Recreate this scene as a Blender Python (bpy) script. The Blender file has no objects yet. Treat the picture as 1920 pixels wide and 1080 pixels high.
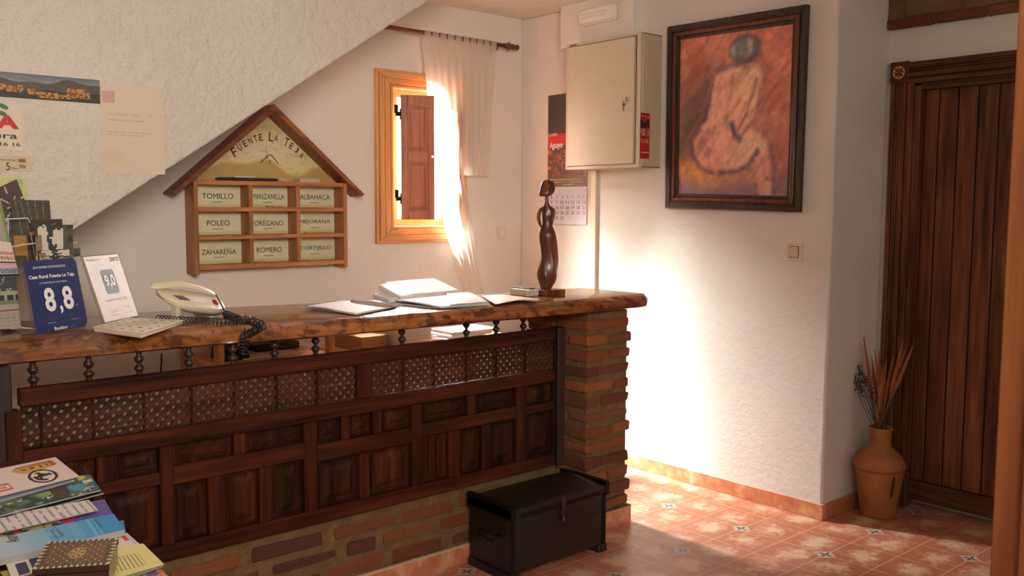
import bpy, bmesh, math, random
import numpy as np
from mathutils import Vector, Matrix
random.seed(7); np.random.seed(7)
sc = bpy.context.scene
COL = sc.collection
PI = math.pi

# ------------------------------------------------------------------ camera
FPX = 1740.0
CAM = Vector((0, 0, 1.45))
_a, _p, _r = math.radians(48.8), math.radians(5.03), math.atan(.004)
FW = Vector((math.cos(_a)*math.cos(_p), math.sin(_a)*math.cos(_p), -math.sin(_p)))
_r0 = Vector((math.sin(_a), -math.cos(_a), 0)); _u0 = _r0.cross(FW)
RT = (_r0*math.cos(_r) + _u0*math.sin(_r)).normalized(); UP = RT.cross(FW)
cd = bpy.data.cameras.new('camera'); cam = bpy.data.objects.new('camera', cd); COL.objects.link(cam)
cd.sensor_width = 36; cd.lens = FPX/1920*36; cd.clip_start = .05
cam.matrix_world = Matrix(((RT.x, UP.x, -FW.x, CAM.x), (RT.y, UP.y, -FW.y, CAM.y), (RT.z, UP.z, -FW.z, CAM.z), (0, 0, 0, 1)))
sc.camera = cam

def P(u, v, ax, val):
    """point of the photograph taken back to the plane axis=val"""
    d = FW + RT*((u-960)/FPX) + UP*((540-v)/FPX)
    t = (val-CAM[ax])/d[ax]
    return CAM + d*t

# ------------------------------------------------------------------ light and exposure
sc.view_settings.view_transform = 'Standard'; sc.view_settings.look = 'None'
sc.view_settings.gamma = 1; sc.view_settings.use_curve_mapping = False
sc.view_settings.exposure = 0.40
sc.cycles.use_denoising = True
sc.cycles.max_bounces = 9; sc.cycles.diffuse_bounces = 5; sc.cycles.transparent_max_bounces = 12
sc.cycles.sample_clamp_indirect = 6
w = bpy.data.worlds.new('world'); sc.world = w; w.use_nodes = True
# dim rest of the house behind the camera, bright overcast sky on the window's side (+Y)
def _world():
    nt = w.node_tree; bg = nt.nodes['Background']
    tc = nt.nodes.new('ShaderNodeTexCoord'); sp = nt.nodes.new('ShaderNodeSeparateXYZ'); nt.links.new(tc.outputs['Generated'], sp.inputs[0])
    mr = nt.nodes.new('ShaderNodeMapRange'); mr.interpolation_type = 'SMOOTHSTEP'
    mr.inputs[1].default_value = .15; mr.inputs[2].default_value = .45; nt.links.new(sp.outputs[1], mr.inputs[0])
    mx = nt.nodes.new('ShaderNodeMix'); mx.data_type = 'RGBA'; nt.links.new(mr.outputs[0], mx.inputs[0])
    mx.inputs[6].default_value = (AMB[0], AMB[1], AMB[2], 1); mx.inputs[7].default_value = (SKY[0], SKY[1], SKY[2], 1)
    nt.links.new(mx.outputs[2], bg.inputs[0]); bg.inputs[1].default_value = 1
AMB = (.225, .195, .16); SKY = (9.0, 8.6, 7.8)
_world()

def area(name, loc, target, sx, sy, power, col):
    l = bpy.data.lights.new(name, 'AREA'); l.shape = 'RECTANGLE'; l.size = sx; l.size_y = sy
    l.energy = power; l.color = col
    o = bpy.data.objects.new(name, l); COL.objects.link(o); o.location = loc
    o.rotation_euler = (Vector(target)-Vector(loc)).to_track_quat('-Z', 'Y').to_euler()
    return o
# overcast glare and low sun outside the reception window, beyond the glass
area('window_daylight', (3.05, 4.90, 2.55), (3.20, 4.25, 1.50), 1.0, .7, 4800, (1, .95, .88))
area('window_daylight_right', (3.60, 4.78, 1.85), (3.12, 4.30, 1.60), .6, .8, 750, (1, .96, .90))
area('sky_glare', (2.45, 4.90, 2.85), (3.15, 4.33, 1.72), .6, .6, 2600, (1, .95, .88))
_s = bpy.data.lights.new('sun', 'SUN'); _s.energy = 95; _s.angle = math.radians(16); _s.color = (1, .93, .84)
_so = bpy.data.objects.new('sun', _s); COL.objects.link(_so)
_so.rotation_euler = Vector((.72, -.48, -.60)).to_track_quat('-Z', 'Y').to_euler()
# fill lamp added high behind the camera to brighten the stair wall, source unseen
_e = area('camera_side_fill', (.1, -.9, 2.25), (1.5, 3.9, 2.0), 1.3, .8, 31, (1, .91, .79))
_e.data.spread = math.radians(110)

# ------------------------------------------------------------------ materials
def lin(c):
    return tuple((x/12.92 if x <= .04045 else ((x+.055)/1.055)**2.4) for x in c)
def s8(r, g, b): return lin((r/255, g/255, b/255))
def newmat(name):
    m = bpy.data.materials.new(name); m.use_nodes = True
    nt = m.node_tree; b = nt.nodes['Principled BSDF']
    return m, nt, b
def setv(b, k, v):
    if k in b.inputs: b.inputs[k].default_value = v
def nd(nt, t, **kw):
    n = nt.nodes.new(t)
    for k, v in kw.items(): setattr(n, k, v)
    return n
def math_(nt, op, a, b=None, c=None):
    n = nt.nodes.new('ShaderNodeMath'); n.operation = op
    for i, x in enumerate((a, b, c)):
        if x is None: continue
        if isinstance(x, (int, float)): n.inputs[i].default_value = x
        else: nt.links.new(x, n.inputs[i])
    return n.outputs[0]
def mixc(nt, f, a, b):
    n = nt.nodes.new('ShaderNodeMix'); n.data_type = 'RGBA'
    for s, x in ((n.inputs[0], f), (n.inputs[6], a), (n.inputs[7], b)):
        if isinstance(x, (int, float)): s.default_value = x
        elif isinstance(x, tuple): s.default_value = (x[0], x[1], x[2], 1)
        else: nt.links.new(x, s)
    return n.outputs[2]
def ramp(nt, f, stops):
    n = nt.nodes.new('ShaderNodeValToRGB'); e = n.color_ramp.elements
    while len(e) < len(stops): e.new(.5)
    for i, (p, c) in enumerate(stops):
        e[i].position = p; e[i].color = (c[0], c[1], c[2], 1)
    nt.links.new(f, n.inputs[0]); return n.outputs[0]
def noise(nt, vec, scale, detail=4, rough=.55):
    n = nt.nodes.new('ShaderNodeTexNoise'); n.inputs['Scale'].default_value = scale
    n.inputs['Detail'].default_value = detail; n.inputs['Roughness'].default_value = rough
    nt.links.new(vec, n.inputs['Vector']); return n.outputs[0]
def coords(nt, scale=(1, 1, 1)):
    t = nt.nodes.new('ShaderNodeTexCoord'); mp = nt.nodes.new('ShaderNodeMapping')
    mp.inputs['Scale'].default_value = scale
    nt.links.new(t.outputs['Object'], mp.inputs[0]); return mp.outputs[0]
def bump(nt, b, h, strength, dist=.01):
    n = nt.nodes.new('ShaderNodeBump'); n.inputs['Strength'].default_value = strength
    n.inputs['Distance'].default_value = dist
    nt.links.new(h, n.inputs['Height']); nt.links.new(n.outputs[0], b.inputs['Normal'])

def plain(name, c, rough=.5, metal=0, bmp=0, bscale=60, var=.08, coat=0, trans=0):
    m, nt, b = newmat(name)
    v = coords(nt); f = noise(nt, v, bscale*.25, 4)
    d = tuple(x*(1-var) for x in c); e = tuple(min(1, x*(1+var)) for x in c)
    nt.links.new(ramp(nt, f, [(.3, d), (.7, e)]), b.inputs['Base Color'])
    b.inputs['Roughness'].default_value = rough; b.inputs['Metallic'].default_value = metal
    setv(b, 'Coat Weight', coat); setv(b, 'Transmission Weight', trans)
    if bmp: bump(nt, b, noise(nt, v, bscale, 5), bmp)
    return m
def wood(name, dark, mid, light, axis=0, rough=.45, fine=1.0, bmp=.25, spec=.5, coat=0, mott=0):
    m, nt, b = newmat(name)
    s = [38*fine]*3; s[axis] = 2.2*fine
    v = coords(nt, tuple(s)); f = noise(nt, v, 1.0, 6, .6)
    s2 = [7*fine]*3; s2[axis] = .9*fine
    f2 = noise(nt, coords(nt, tuple(s2)), 1.0, 3)
    k = math_(nt, 'ADD', math_(nt, 'MULTIPLY', f, .6), math_(nt, 'MULTIPLY', f2, .4))
    col = ramp(nt, k, [(.36, dark), (.5, mid), (.64, light)])
    if mott:
        q = noise(nt, coords(nt, (1, 1, 1.6)), 17, 5, .6)
        col = mixc(nt, math_(nt, 'MULTIPLY', ramp(nt, q, [(.47, (0, 0, 0)), (.58, (1, 1, 1))]), mott), col, dark)
    nt.links.new(col, b.inputs['Base Color']); b.inputs['Roughness'].default_value = rough
    setv(b, 'Specular IOR Level', spec); setv(b, 'Coat Weight', coat)
    bump(nt, b, f, bmp, .003); return m
def stucco(name, c, scale=38, strength=.5, var=.04, dist=.012):
    m, nt, b = newmat(name)
    v = coords(nt); f = noise(nt, v, scale, 6, .62); g = noise(nt, v, 2.0, 3)
    d = tuple(x*(1-var) for x in c); e = tuple(min(1, x*(1+var)) for x in c)
    nt.links.new(ramp(nt, g, [(.35, d), (.65, e)]), b.inputs['Base Color'])
    b.inputs['Roughness'].default_value = .9; setv(b, 'Specular IOR Level', .2)
    bump(nt, b, f, strength, dist); return m
def vcol(name, rough=.5, bmp=0, bscale=80, grain=.0, gscale=60, coat=0):
    m, nt, b = newmat(name)
    a = nt.nodes.new('ShaderNodeVertexColor'); a.layer_name = 'Col'
    out = a.outputs[0]; v = coords(nt)
    if grain:
        f = noise(nt, v, gscale, 6, .65)
        k = math_(nt, 'ADD', math_(nt, 'MULTIPLY', f, grain*2), 1-grain)
        n = nt.nodes.new('ShaderNodeVectorMath'); n.operation = 'SCALE'
        nt.links.new(out, n.inputs[0]); nt.links.new(k, n.inputs[3]); out = n.outputs[0]
    nt.links.new(out, b.inputs['Base Color']); b.inputs['Roughness'].default_value = rough
    setv(b, 'Coat Weight', coat)
    if bmp: bump(nt, b, noise(nt, v, bscale, 6, .6), bmp)
    return m

WALLC = (.80, .75, .68)
M = {}
M['stucco'] = stucco('rough white plaster', (.775, .708, .635), 26, 1.0, dist=.024)
M['stucco2'] = stucco('smoother white plaster', (.81, .77, .715), 40, .5, dist=.009)
M['ceil'] = stucco('ceiling plaster', (.85, .81, .76), 20, .1)
M['oldwood'] = wood('old dark red wood', (.013, .0035, .0018), (.048, .011, .004), (.105, .026, .008), 0, .5, spec=.15)
M['oldwoodv'] = wood('old dark red wood upright', (.013, .0035, .0018), (.046, .0105, .004), (.095, .024, .0075), 2, .5, spec=.15)
M['oldpanel'] = wood('old dark panel wood', (.009, .003, .0018), (.030, .0075, .003), (.068, .017, .006), 2, .5, spec=.15)
M['lattice'] = wood('old lattice wood', (.02, .007, .004), (.06, .021, .011), (.11, .042, .022), 0, .6, spec=.15)
M['darkpost'] = wood('near black wood', (.012, .006, .005), (.030, .012, .009), (.05, .02, .014), 2, .4)
M['slab'] = wood('varnished live edge wood', (.085, .020, .006), (.26, .080, .018), (.44, .17, .042), 0, .26, .62, .3, .5, .3, mott=.92)
M['door'] = wood('stained pine door', (.045, .014, .006), (.135, .048, .018), (.24, .095, .038), 2, .5, spec=.25)
M['doorh'] = wood('stained pine rail', (.035, .011, .005), (.095, .034, .013), (.16, .062, .025), 1, .5, spec=.25)
M['pine'] = wood('honey pine', (.50, .20, .065), (.70, .33, .12), (.82, .45, .19), 2, .4)
M['pineh'] = wood('honey pine across', (.50, .20, .065), (.70, .33, .12), (.82, .45, .19), 0, .4)
M['shutter'] = wood('reddish shutter wood', (.22, .050, .012), (.40, .105, .026), (.52, .16, .045), 2, .45)
M['rackwood'] = wood('rack wood', (.24, .09, .026), (.46, .19, .06), (.60, .28, .10), 0, .5)
M['rackwoodv'] = wood('rack wood upright', (.20, .07, .022), (.38, .15, .05), (.50, .22, .08), 2, .5)
M['roofwood'] = wood('rack roof wood', (.10, .028, .010), (.21, .065, .024), (.34, .12, .045), 0, .5)
M['postwood'] = wood('orange door wood', (.13, .035, .009), (.24, .070, .017), (.32, .105, .028), 2, .5, .7)
M['rodwood'] = wood('turned rod wood', (.06, .012, .005), (.13, .03, .012), (.2, .05, .02), 0, .35)
M['frame'] = wood('picture frame wood', (.018, .010, .006), (.040, .021, .012), (.07, .035, .02), 2, .35)
M['framered'] = wood('picture frame red step', (.06, .014, .006), (.13, .032, .013), (.19, .05, .02), 2, .35)
M['statue'] = wood('polished carved wood', (.045, .010, .005), (.125, .030, .012), (.24, .070, .024), 2, .34, 1, .08, .5, .15)
M['chest'] = wood('blackened chest wood', (.006, .0035, .003), (.014, .008, .006), (.030, .014, .009), 0, .38)
M['iron'] = plain('black iron', (.012, .011, .011), .4, .7, .2)
M['mortar'] = plain('sandy mortar', s8(116, 88, 56), .95, 0, 1.0, 70, .25)
M['brick'] = vcol('handmade brick', .9, .9, 60, .30, 45)
M['vcol'] = vcol('printed paper', .55)
M['gloss'] = vcol('glossy print', .25)
M['paint'] = vcol('oil painting', .5, .35, 120, .10, 70)
M['paper'] = plain('white paper', (.80, .77, .74), .7, var=.02)
M['pinkpaper'] = plain('pink card folder', s8(214, 176, 164), .7, var=.03)
M['cream'] = plain('cream plastic', s8(226, 214, 190), .35, var=.02)
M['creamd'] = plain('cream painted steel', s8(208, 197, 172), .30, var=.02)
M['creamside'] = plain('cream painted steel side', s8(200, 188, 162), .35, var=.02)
M['black'] = plain('black plastic', (.012, .011, .012), .4)
M['cord'] = plain('black rubber cord', (.014, .013, .016), .35)
M['ink'] = plain('dark ink', s8(52, 50, 42), .7)
M['inkred'] = plain('dark red lettering', s8(98, 38, 20), .7)
M['red'] = plain('red print', s8(196, 38, 44), .5)
M['white'] = plain('white print', (.86, .84, .82), .5, var=.02)
M['grey'] = plain('grey print', s8(88, 92, 100), .5)
M['green'] = plain('green print', s8(40, 120, 70), .5)
M['navy'] = plain('navy print', s8(30, 46, 98), .35)
M['metal'] = plain('bright steel', (.55, .53, .5), .3, .9)
M['wire'] = plain('white coated wire', (.75, .72, .66), .4)
M['terracotta'] = plain('fired clay', s8(162, 104, 54), .62, 0, .4, 30, .22)
M['silver'] = plain('silver label', s8(120, 112, 112), .4)

def glass_mat():
    m, nt, b = newmat('window glass')
    nt.nodes.remove(b)
    t = nt.nodes.new('ShaderNodeBsdfTransparent'); g = nt.nodes.new('ShaderNodeBsdfGlossy'); g.inputs['Roughness'].default_value = .03
    x = nt.nodes.new('ShaderNodeMixShader'); x.inputs[0].default_value = .07
    nt.links.new(t.outputs[0], x.inputs[1]); nt.links.new(g.outputs[0], x.inputs[2])
    nt.links.new(x.outputs[0], nt.nodes['Material Output'].inputs[0]); return m
M['glass'] = glass_mat()
def acrylic_mat():
    m, nt, b = newmat('clear acrylic')
    nt.nodes.remove(b)
    t = nt.nodes.new('ShaderNodeBsdfTransparent'); t.inputs[0].default_value = (.86, .86, .84, 1)
    g = nt.nodes.new('ShaderNodeBsdfGlossy'); g.inputs['Roughness'].default_value = .12
    g.inputs[0].default_value = (.8, .78, .76, 1)
    x = nt.nodes.new('ShaderNodeMixShader'); x.inputs[0].default_value = .22
    nt.links.new(t.outputs[0], x.inputs[1]); nt.links.new(g.outputs[0], x.inputs[2])
    nt.links.new(x.outputs[0], nt.nodes['Material Output'].inputs[0]); return m
M['acrylic'] = acrylic_mat()
def curtain_mat():
    m, nt, b = newmat('sheer voile')
    nt.nodes.remove(b)
    t = nt.nodes.new('ShaderNodeBsdfTransparent')
    d = nt.nodes.new('ShaderNodeBsdfDiffuse'); d.inputs[0].default_value = (.86, .84, .80, 1)
    l = nt.nodes.new('ShaderNodeBsdfTranslucent'); l.inputs[0].default_value = (.95, .90, .82, 1)
    a = nt.nodes.new('ShaderNodeMixShader'); a.inputs[0].default_value = .62
    nt.links.new(d.outputs[0], a.inputs[1]); nt.links.new(l.outputs[0], a.inputs[2])
    x = nt.nodes.new('ShaderNodeMixShader'); x.inputs[0].default_value = .82
    nt.links.new(t.outputs[0], x.inputs[1]); nt.links.new(a.outputs[0], x.inputs[2])
    nt.links.new(x.outputs[0], nt.nodes['Material Output'].inputs[0]); return m
M['curtain'] = curtain_mat()

TP = .418; TX, TY = 3.483, 2.394
def floor_mat():
    m, nt, b = newmat('terracotta floor tiles with inset corners')
    t = nt.nodes.new('ShaderNodeTexCoord'); v = t.outputs['Object']
    s = nt.nodes.new('ShaderNodeSeparateXYZ'); nt.links.new(v, s.inputs[0])
    def loc(c, o, p):   # signed offset to nearest lattice line of pitch p
        q = math_(nt, 'DIVIDE', math_(nt, 'SUBTRACT', c, o), p)
        return math_(nt, 'MULTIPLY', math_(nt, 'SUBTRACT', q, math_(nt, 'ROUND', q)), p)
    hx, hy = loc(s.outputs[0], TX, TP/2), loc(s.outputs[1], TY, TP/2)
    ax, ay = math_(nt, 'ABSOLUTE', hx), math_(nt, 'ABSOLUTE', hy)
    wob = math_(nt, 'MULTIPLY', noise(nt, v, 30, 2), .0012)
    g = math_(nt, 'LESS_THAN', math_(nt, 'MINIMUM', ax, ay), math_(nt, 'ADD', wob, .0016))
    lx, ly = math_(nt, 'ABSOLUTE', loc(s.outputs[0], TX, TP)), math_(nt, 'ABSOLUTE', loc(s.outputs[1], TY, TP))
    dia = math_(nt, 'ADD', lx, ly)
    motif = math_(nt, 'LESS_THAN', dia, .043)
    rim = math_(nt, 'LESS_THAN', math_(nt, 'ABSOLUTE', math_(nt, 'SUBTRACT', dia, .045)), .003)
    inner = math_(nt, 'LESS_THAN', math_(nt, 'ABSOLUTE', math_(nt, 'SUBTRACT', dia, .036)), .0015)
    # petals along the axes
    pet1 = math_(nt, 'LESS_THAN', lx, math_(nt, 'MULTIPLY', math_(nt, 'SINE', math_(nt, 'MULTIPLY', ly, PI/.030)), .0062))
    pet2 = math_(nt, 'LESS_THAN', ly, math_(nt, 'MULTIPLY', math_(nt, 'SINE', math_(nt, 'MULTIPLY', lx, PI/.030)), .0062))
    in1 = math_(nt, 'LESS_THAN', dia, .030)
    pet = math_(nt, 'MULTIPLY', math_(nt, 'MAXIMUM', pet1, pet2), in1)
    # tile tone: lighter cloudy middle
    cx = math_(nt, 'SUBTRACT', TP/4, ax); cy = math_(nt, 'SUBTRACT', TP/4, ay)
    r = math_(nt, 'SQRT', math_(nt, 'ADD', math_(nt, 'MULTIPLY', cx, cx), math_(nt, 'MULTIPLY', cy, cy)))
    n1 = noise(nt, v, 9, 5, .65); n2 = noise(nt, v, 34, 5, .7); n3 = noise(nt, v, 2.2, 2)
    k = math_(nt, 'ADD', math_(nt, 'DIVIDE', r, .115), math_(nt, 'MULTIPLY', math_(nt, 'SUBTRACT', n1, .5), 3.0))
    k = math_(nt, 'ADD', k, math_(nt, 'MULTIPLY', math_(nt, 'SUBTRACT', n2, .5), 1.8))
    base = ramp(nt, k, [(.15, s8(224, 190, 168)), (.45, s8(202, 148, 124)), (.85, s8(178, 110, 88))])
    base = mixc(nt, math_(nt, 'MULTIPLY', n3, .25), base, s8(196, 128, 80))
    c = mixc(nt, g, base, s8(222, 176, 140))
    c = mixc(nt, motif, c, s8(196, 190, 180))
    c = mixc(nt, math_(nt, 'MULTIPLY', inner, motif), c, s8(120, 122, 140))
    c = mixc(nt, pet, c, s8(34, 36, 62))
    c = mixc(nt, rim, c, s8(222, 176, 140))
    nt.links.new(c, b.inputs['Base Color']); b.inputs['Roughness'].default_value = .28
    setv(b, 'Specular IOR Level', .55)
    h = math_(nt, 'ADD', math_(nt, 'MULTIPLY', math_(nt, 'SUBTRACT', 1.0, g), 1.0), math_(nt, 'MULTIPLY', n1, .5))
    bump(nt, b, h, .25, .002)
    return m
M['floor'] = floor_mat()
def skirt_mat():
    m, nt, b = newmat('terracotta skirting tile')
    v = coords(nt); f = noise(nt, v, 11, 5, .6)
    c = ramp(nt, f, [(.36, s8(184, 108, 74)), (.52, s8(200, 132, 96)), (.66, s8(220, 172, 138))])
    nt.links.new(c, b.inputs['Base Color']); b.inputs['Roughness'].default_value = .35; return m
M['skirt'] = skirt_mat()

# ------------------------------------------------------------------ mesh helpers
class MB:
    def __init__(s): s.v = []; s.f = []; s.c = []; s.calls = []; s.M = Matrix.Identity(4)
    def add(s, vs, fs, col=None):
        o = len(s.v); s.v += [s.M @ Vector(p) for p in vs]
        for f in fs: s.f.append(tuple(i+o for i in f)); s.c.append(col)
        s.calls.append((len(vs), len(fs)))
        return s
    def box(s, a, b, col=None, M=None, jit=0):
        x0, y0, z0 = a; x1, y1, z1 = b
        vs = [Vector(q) for q in ((x0,y0,z0),(x1,y0,z0),(x1,y1,z0),(x0,y1,z0),(x0,y0,z1),(x1,y0,z1),(x1,y1,z1),(x0,y1,z1))]
        if jit: vs = [q+Vector((random.uniform(-jit,jit), random.uniform(-jit,jit), random.uniform(-jit,jit))) for q in vs]
        if M: vs = [M @ q for q in vs]
        return s.add(vs, [(0,3,2,1),(4,5,6,7),(0,1,5,4),(1,2,6,5),(2,3,7,6),(3,0,4,7)], col)
    def prism(s, pts, ax, a, b, col=None):
        """2-D polygon extruded along axis ax from a to b (pts give the other two axes in order)"""
        n = len(pts)
        def mk(p, t):
            q = list(p); q.insert(ax, t); return Vector(q)
        vs = [mk(p, a) for p in pts]+[mk(p, b) for p in pts]
        fs = [tuple(range(n))[::-1], tuple(range(n, 2*n))]+[(i, (i+1) % n, n+(i+1) % n, n+i) for i in range(n)]
        return s.add(vs, fs, col)
    def rings(s, rings, col=None, cap=True, closed=True):
        n = len(rings[0]); vs = [q for r in rings for q in r]; fs = []
        for i in range(len(rings)-1):
            for j in range(n if closed else n-1):
                k = (j+1) % n
                fs.append((i*n+j, i*n+k, (i+1)*n+k, (i+1)*n+j))
        if cap and closed: fs += [tuple(range(n))[::-1], tuple((len(rings)-1)*n+j for j in range(n))]
        return s.add(vs, fs, col)
    def tube(s, pts, r, n=8, col=None):
        pts = [Vector(p) for p in pts]; rr = r if isinstance(r, (list, tuple)) else [r]*len(pts)
        t = (pts[1]-pts[0]).normalized(); up = Vector((0, 0, 1)) if abs(t.z) < .9 else Vector((1, 0, 0))
        nrm = t.cross(up).normalized(); R = []
        for i, p in enumerate(pts):
            if 0 < i < len(pts)-1: t = (pts[i+1]-pts[i-1])
            elif i: t = pts[i]-pts[i-1]
            else: t = pts[1]-pts[0]
            t = t.normalized() if t.length > 1e-9 else Vector((0, 0, 1))
            nrm = (nrm - t*nrm.dot(t))
            nrm = nrm.normalized() if nrm.length > 1e-6 else t.orthogonal().normalized()
            bn = t.cross(nrm)
            R.append([p+(nrm*math.cos(2*PI*k/n)+bn*math.sin(2*PI*k/n))*rr[i] for k in range(n)])
        return s.rings(R, col)
    def lathe(s, prof, c=(0, 0, 0), n=32, col=None):
        c = Vector(c)
        return s.rings([[c+Vector((r*math.cos(2*PI*k/n), r*math.sin(2*PI*k/n), z)) for k in range(n)] for r, z in prof], col)
    def build(s, name, mat, parent=None, bev=0, smooth=False, seg=1, fix=True):
        ox = Vector((0, 0, 0))
        if parent is not None:
            q = parent
            while q is not None: ox = ox+q.location; q = q.parent
        me = bpy.data.meshes.new(name)
        if parent is None and s.v:
            lo = Vector([min(p[i] for p in s.v) for i in range(3)]); hi = Vector([max(p[i] for p in s.v) for i in range(3)])
            ox = Vector(((lo.x+hi.x)/2, (lo.y+hi.y)/2, lo.z))
        me.from_pydata([tuple(p-ox) for p in s.v], [], s.f)
        if any(c is not None for c in s.c):
            at = me.color_attributes.new('Col', 'FLOAT_COLOR', 'CORNER'); li = 0
            buf = []
            for pl, c in zip(me.polygons, s.c):
                c = c or (.5, .5, .5)
                buf += [c[0], c[1], c[2], 1]*pl.loop_total
            at.data.foreach_set('color', buf)
        if fix:
            b = bmesh.new(); b.from_mesh(me); bmesh.ops.recalc_face_normals(b, faces=b.faces); b.to_mesh(me); b.free()
        me.materials.append(M[mat] if isinstance(mat, str) else mat)
        if smooth: me.polygons.foreach_set('use_smooth', [True]*len(me.polygons))
        o = bpy.data.objects.new(name, me); COL.objects.link(o)
        if parent is not None: o.parent = parent
        else: o.location = ox
        if bev:
            md = o.modifiers.new('bevel', 'BEVEL'); md.width = bev; md.segments = seg; md.limit_method = 'ANGLE'; md.angle_limit = .6
        return o
def each(mb, name, mat, parent, per=1, **kw):
    """build every consecutive box/prism added to mb as an object of its own"""
    out = []; vi = 0; fi = 0
    for nv, nf in mb.calls:
        q = MB(); q.v = mb.v[vi:vi+nv]; q.f = [tuple(i-vi for i in f) for f in mb.f[fi:fi+nf]]; q.c = mb.c[fi:fi+nf]
        out.append(q.build(name, mat, parent, **kw)); vi += nv; fi += nf
    return out
def tag(o, label, cat, group=None, kind=None):
    if label: o['label'] = label
    if cat: o['category'] = cat
    if group: o['group'] = group
    if kind: o['kind'] = kind
    return o
def thing(name, label, cat, loc, group=None):
    o = bpy.data.objects.new(name, None); COL.objects.link(o); o.location = loc; o.empty_display_size = .05
    return tag(o, label, cat, group)
def struct(o, label=None, cat=None):
    o['kind'] = 'structure'
    if label: o['label'] = label
    if cat: o['category'] = cat
    return o
def Mat(o, x, y):
    """placement matrix: origin o, local x and y directions (normal = x cross y)"""
    x = Vector(x).normalized(); y = Vector(y); y = (y-x*y.dot(x)).normalized(); z = x.cross(y)
    return Matrix(((x.x, y.x, z.x, o[0]), (x.y, y.y, z.y, o[1]), (x.z, y.z, z.z, o[2]), (0, 0, 0, 1)))
def txt(string, w, h, shear=0, bold=0):
    """mesh data (verts, faces) of a line of text, centred on 0,0 and fitted to w x h (w or h may be None)"""
    cu = bpy.data.curves.new('t', 'FONT'); cu.body = string; cu.size = 1; cu.shear = shear; cu.offset = bold
    cu.align_x = 'CENTER'; cu.resolution_u = 3
    ob = bpy.data.objects.new('t', cu); me = bpy.data.meshes.new_from_object(ob)
    vs = [v.co.copy() for v in me.vertices]; fs = [tuple(p.vertices) for p in me.polygons]
    bpy.data.objects.remove(ob); bpy.data.curves.remove(cu); bpy.data.meshes.remove(me)
    if not vs: return [], []
    x0, x1 = min(v.x for v in vs), max(v.x for v in vs); y0, y1 = min(v.y for v in vs), max(v.y for v in vs)
    sx = w/(x1-x0) if w else None; sy = h/(y1-y0) if h else None
    sx = sx or sy; sy = sy or sx
    return [Vector(((v.x-(x0+x1)/2)*sx, (v.y-(y0+y1)/2)*sy, 0)) for v in vs], fs
def addtxt(mb, string, w, h, mat4, shear=0, bold=0, lift=.0007):
    vs, fs = txt(string, w, h, shear, bold)
    mb.add([mat4 @ (v+Vector((0, 0, lift))) for v in vs], fs); return mb

# ---- small raster paintings, stored as vertex colours on a fine mesh
def vnoise(U, V, fx, fy, seed=0, octv=4):
    out = np.zeros_like(U); amp = 1; tot = 0
    rs = np.random.RandomState(seed)
    for o in range(octv):
        nx, ny = int(max(2, fx*2**o))+2, int(max(2, fy*2**o))+2
        g = rs.rand(ny+1, nx+1)
        x = np.clip(U, 0, .9999)*(nx-1); y = np.clip(V, 0, .9999)*(ny-1)
        xi, yi = x.astype(int), y.astype(int); xf, yf = x-xi, y-yi
        xf = xf*xf*(3-2*xf); yf = yf*yf*(3-2*yf)
        out += amp*((g[yi, xi]*(1-xf)+g[yi, xi+1]*xf)*(1-yf)+(g[yi+1, xi]*(1-xf)+g[yi+1, xi+1]*xf)*yf)
        tot += amp; amp *= .55
    return out/tot
def C(*c): return np.array(c, float)/255
def mixa(A, B, t):
    t = np.clip(t, 0, 1)[..., None]; return A*(1-t)+B*t
def rect(U, V, a, b, c, d, e=.0):
    return ((U >= a) & (U <= b) & (V >= c) & (V <= d)).astype(float)
def polysoft(U, V, pts, soft):
    """soft inside mask of a polygon"""
    ins = np.zeros(U.shape, bool); dm = np.full(U.shape, 9.)
    n = len(pts)
    for i in range(n):
        x0, y0 = pts[i]; x1, y1 = pts[(i+1) % n]
        cond = ((y0 > V) != (y1 > V)) & (U < (x1-x0)*(V-y0)/((y1-y0) if y1 != y0 else 1e-9)+x0)
        ins ^= cond
        dx, dy = x1-x0, y1-y0; t = np.clip(((U-x0)*dx+(V-y0)*dy)/(dx*dx+dy*dy+1e-12), 0, 1)
        dm = np.minimum(dm, np.hypot(U-x0-t*dx, V-y0-t*dy))
    sd = np.where(ins, dm, -dm); return np.clip(sd/soft*.5+.5, 0, 1)
def card(name, cor, fn, nx, ny, th, mat='vcol', parent=None, warp=None, side=(.7, .68, .64)):
    """thin printed sheet: cor = TL, TR, BR, BL in space, fn paints it, th its thickness"""
    TL, TR, BR, BL = [Vector(c) for c in cor]
    nrm = (BL-TL).cross(TR-TL).normalized()
    u = np.linspace(0, 1, nx+1); v = np.linspace(0, 1, ny+1)
    vs = []
    for j in v:
        for i in u:
            p = TL*(1-i)*(1-j)+TR*i*(1-j)+BR*i*j+BL*(1-i)*j
            if warp: p = p+nrm*warp(i, j)
            vs.append(p)
    nt_ = len(vs); vs += [p-nrm*th for p in vs]
    W = nx+1; fs = []
    for j in range(ny):
        for i in range(nx):
            a = j*W+i; fs.append((a, a+W, a+W+1, a+1))
    ntop = len(fs)
    for j in range(ny):
        for i in range(nx):
            a = nt_+j*W+i; fs.append((a, a+1, a+W+1, a+W))
    for i in range(nx):
        for a, b in ((i, i+1), (ny*W+i+1, ny*W+i)): fs.append((a, b, b+nt_, a+nt_))
    for j in range(ny):
        for a, b in (((j+1)*W, j*W), (j*W+nx, (j+1)*W+nx)): fs.append((a, b, b+nt_, a+nt_))
    U, V = np.meshgrid((np.arange(nx)+.5)/nx, (np.arange(ny)+.5)/ny)
    cols = np.clip(fn(U, V), 0, 1)
    cols = np.where(cols <= .04045, cols/12.92, ((cols+.055)/1.055)**2.4).reshape(-1, 3)
    mb = MB(); mb.v = vs; mb.f = fs
    mb.c = [tuple(c) for c in cols]+[side]*(len(fs)-ntop)
    return mb.build(name, mat, parent, fix=False)
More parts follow.
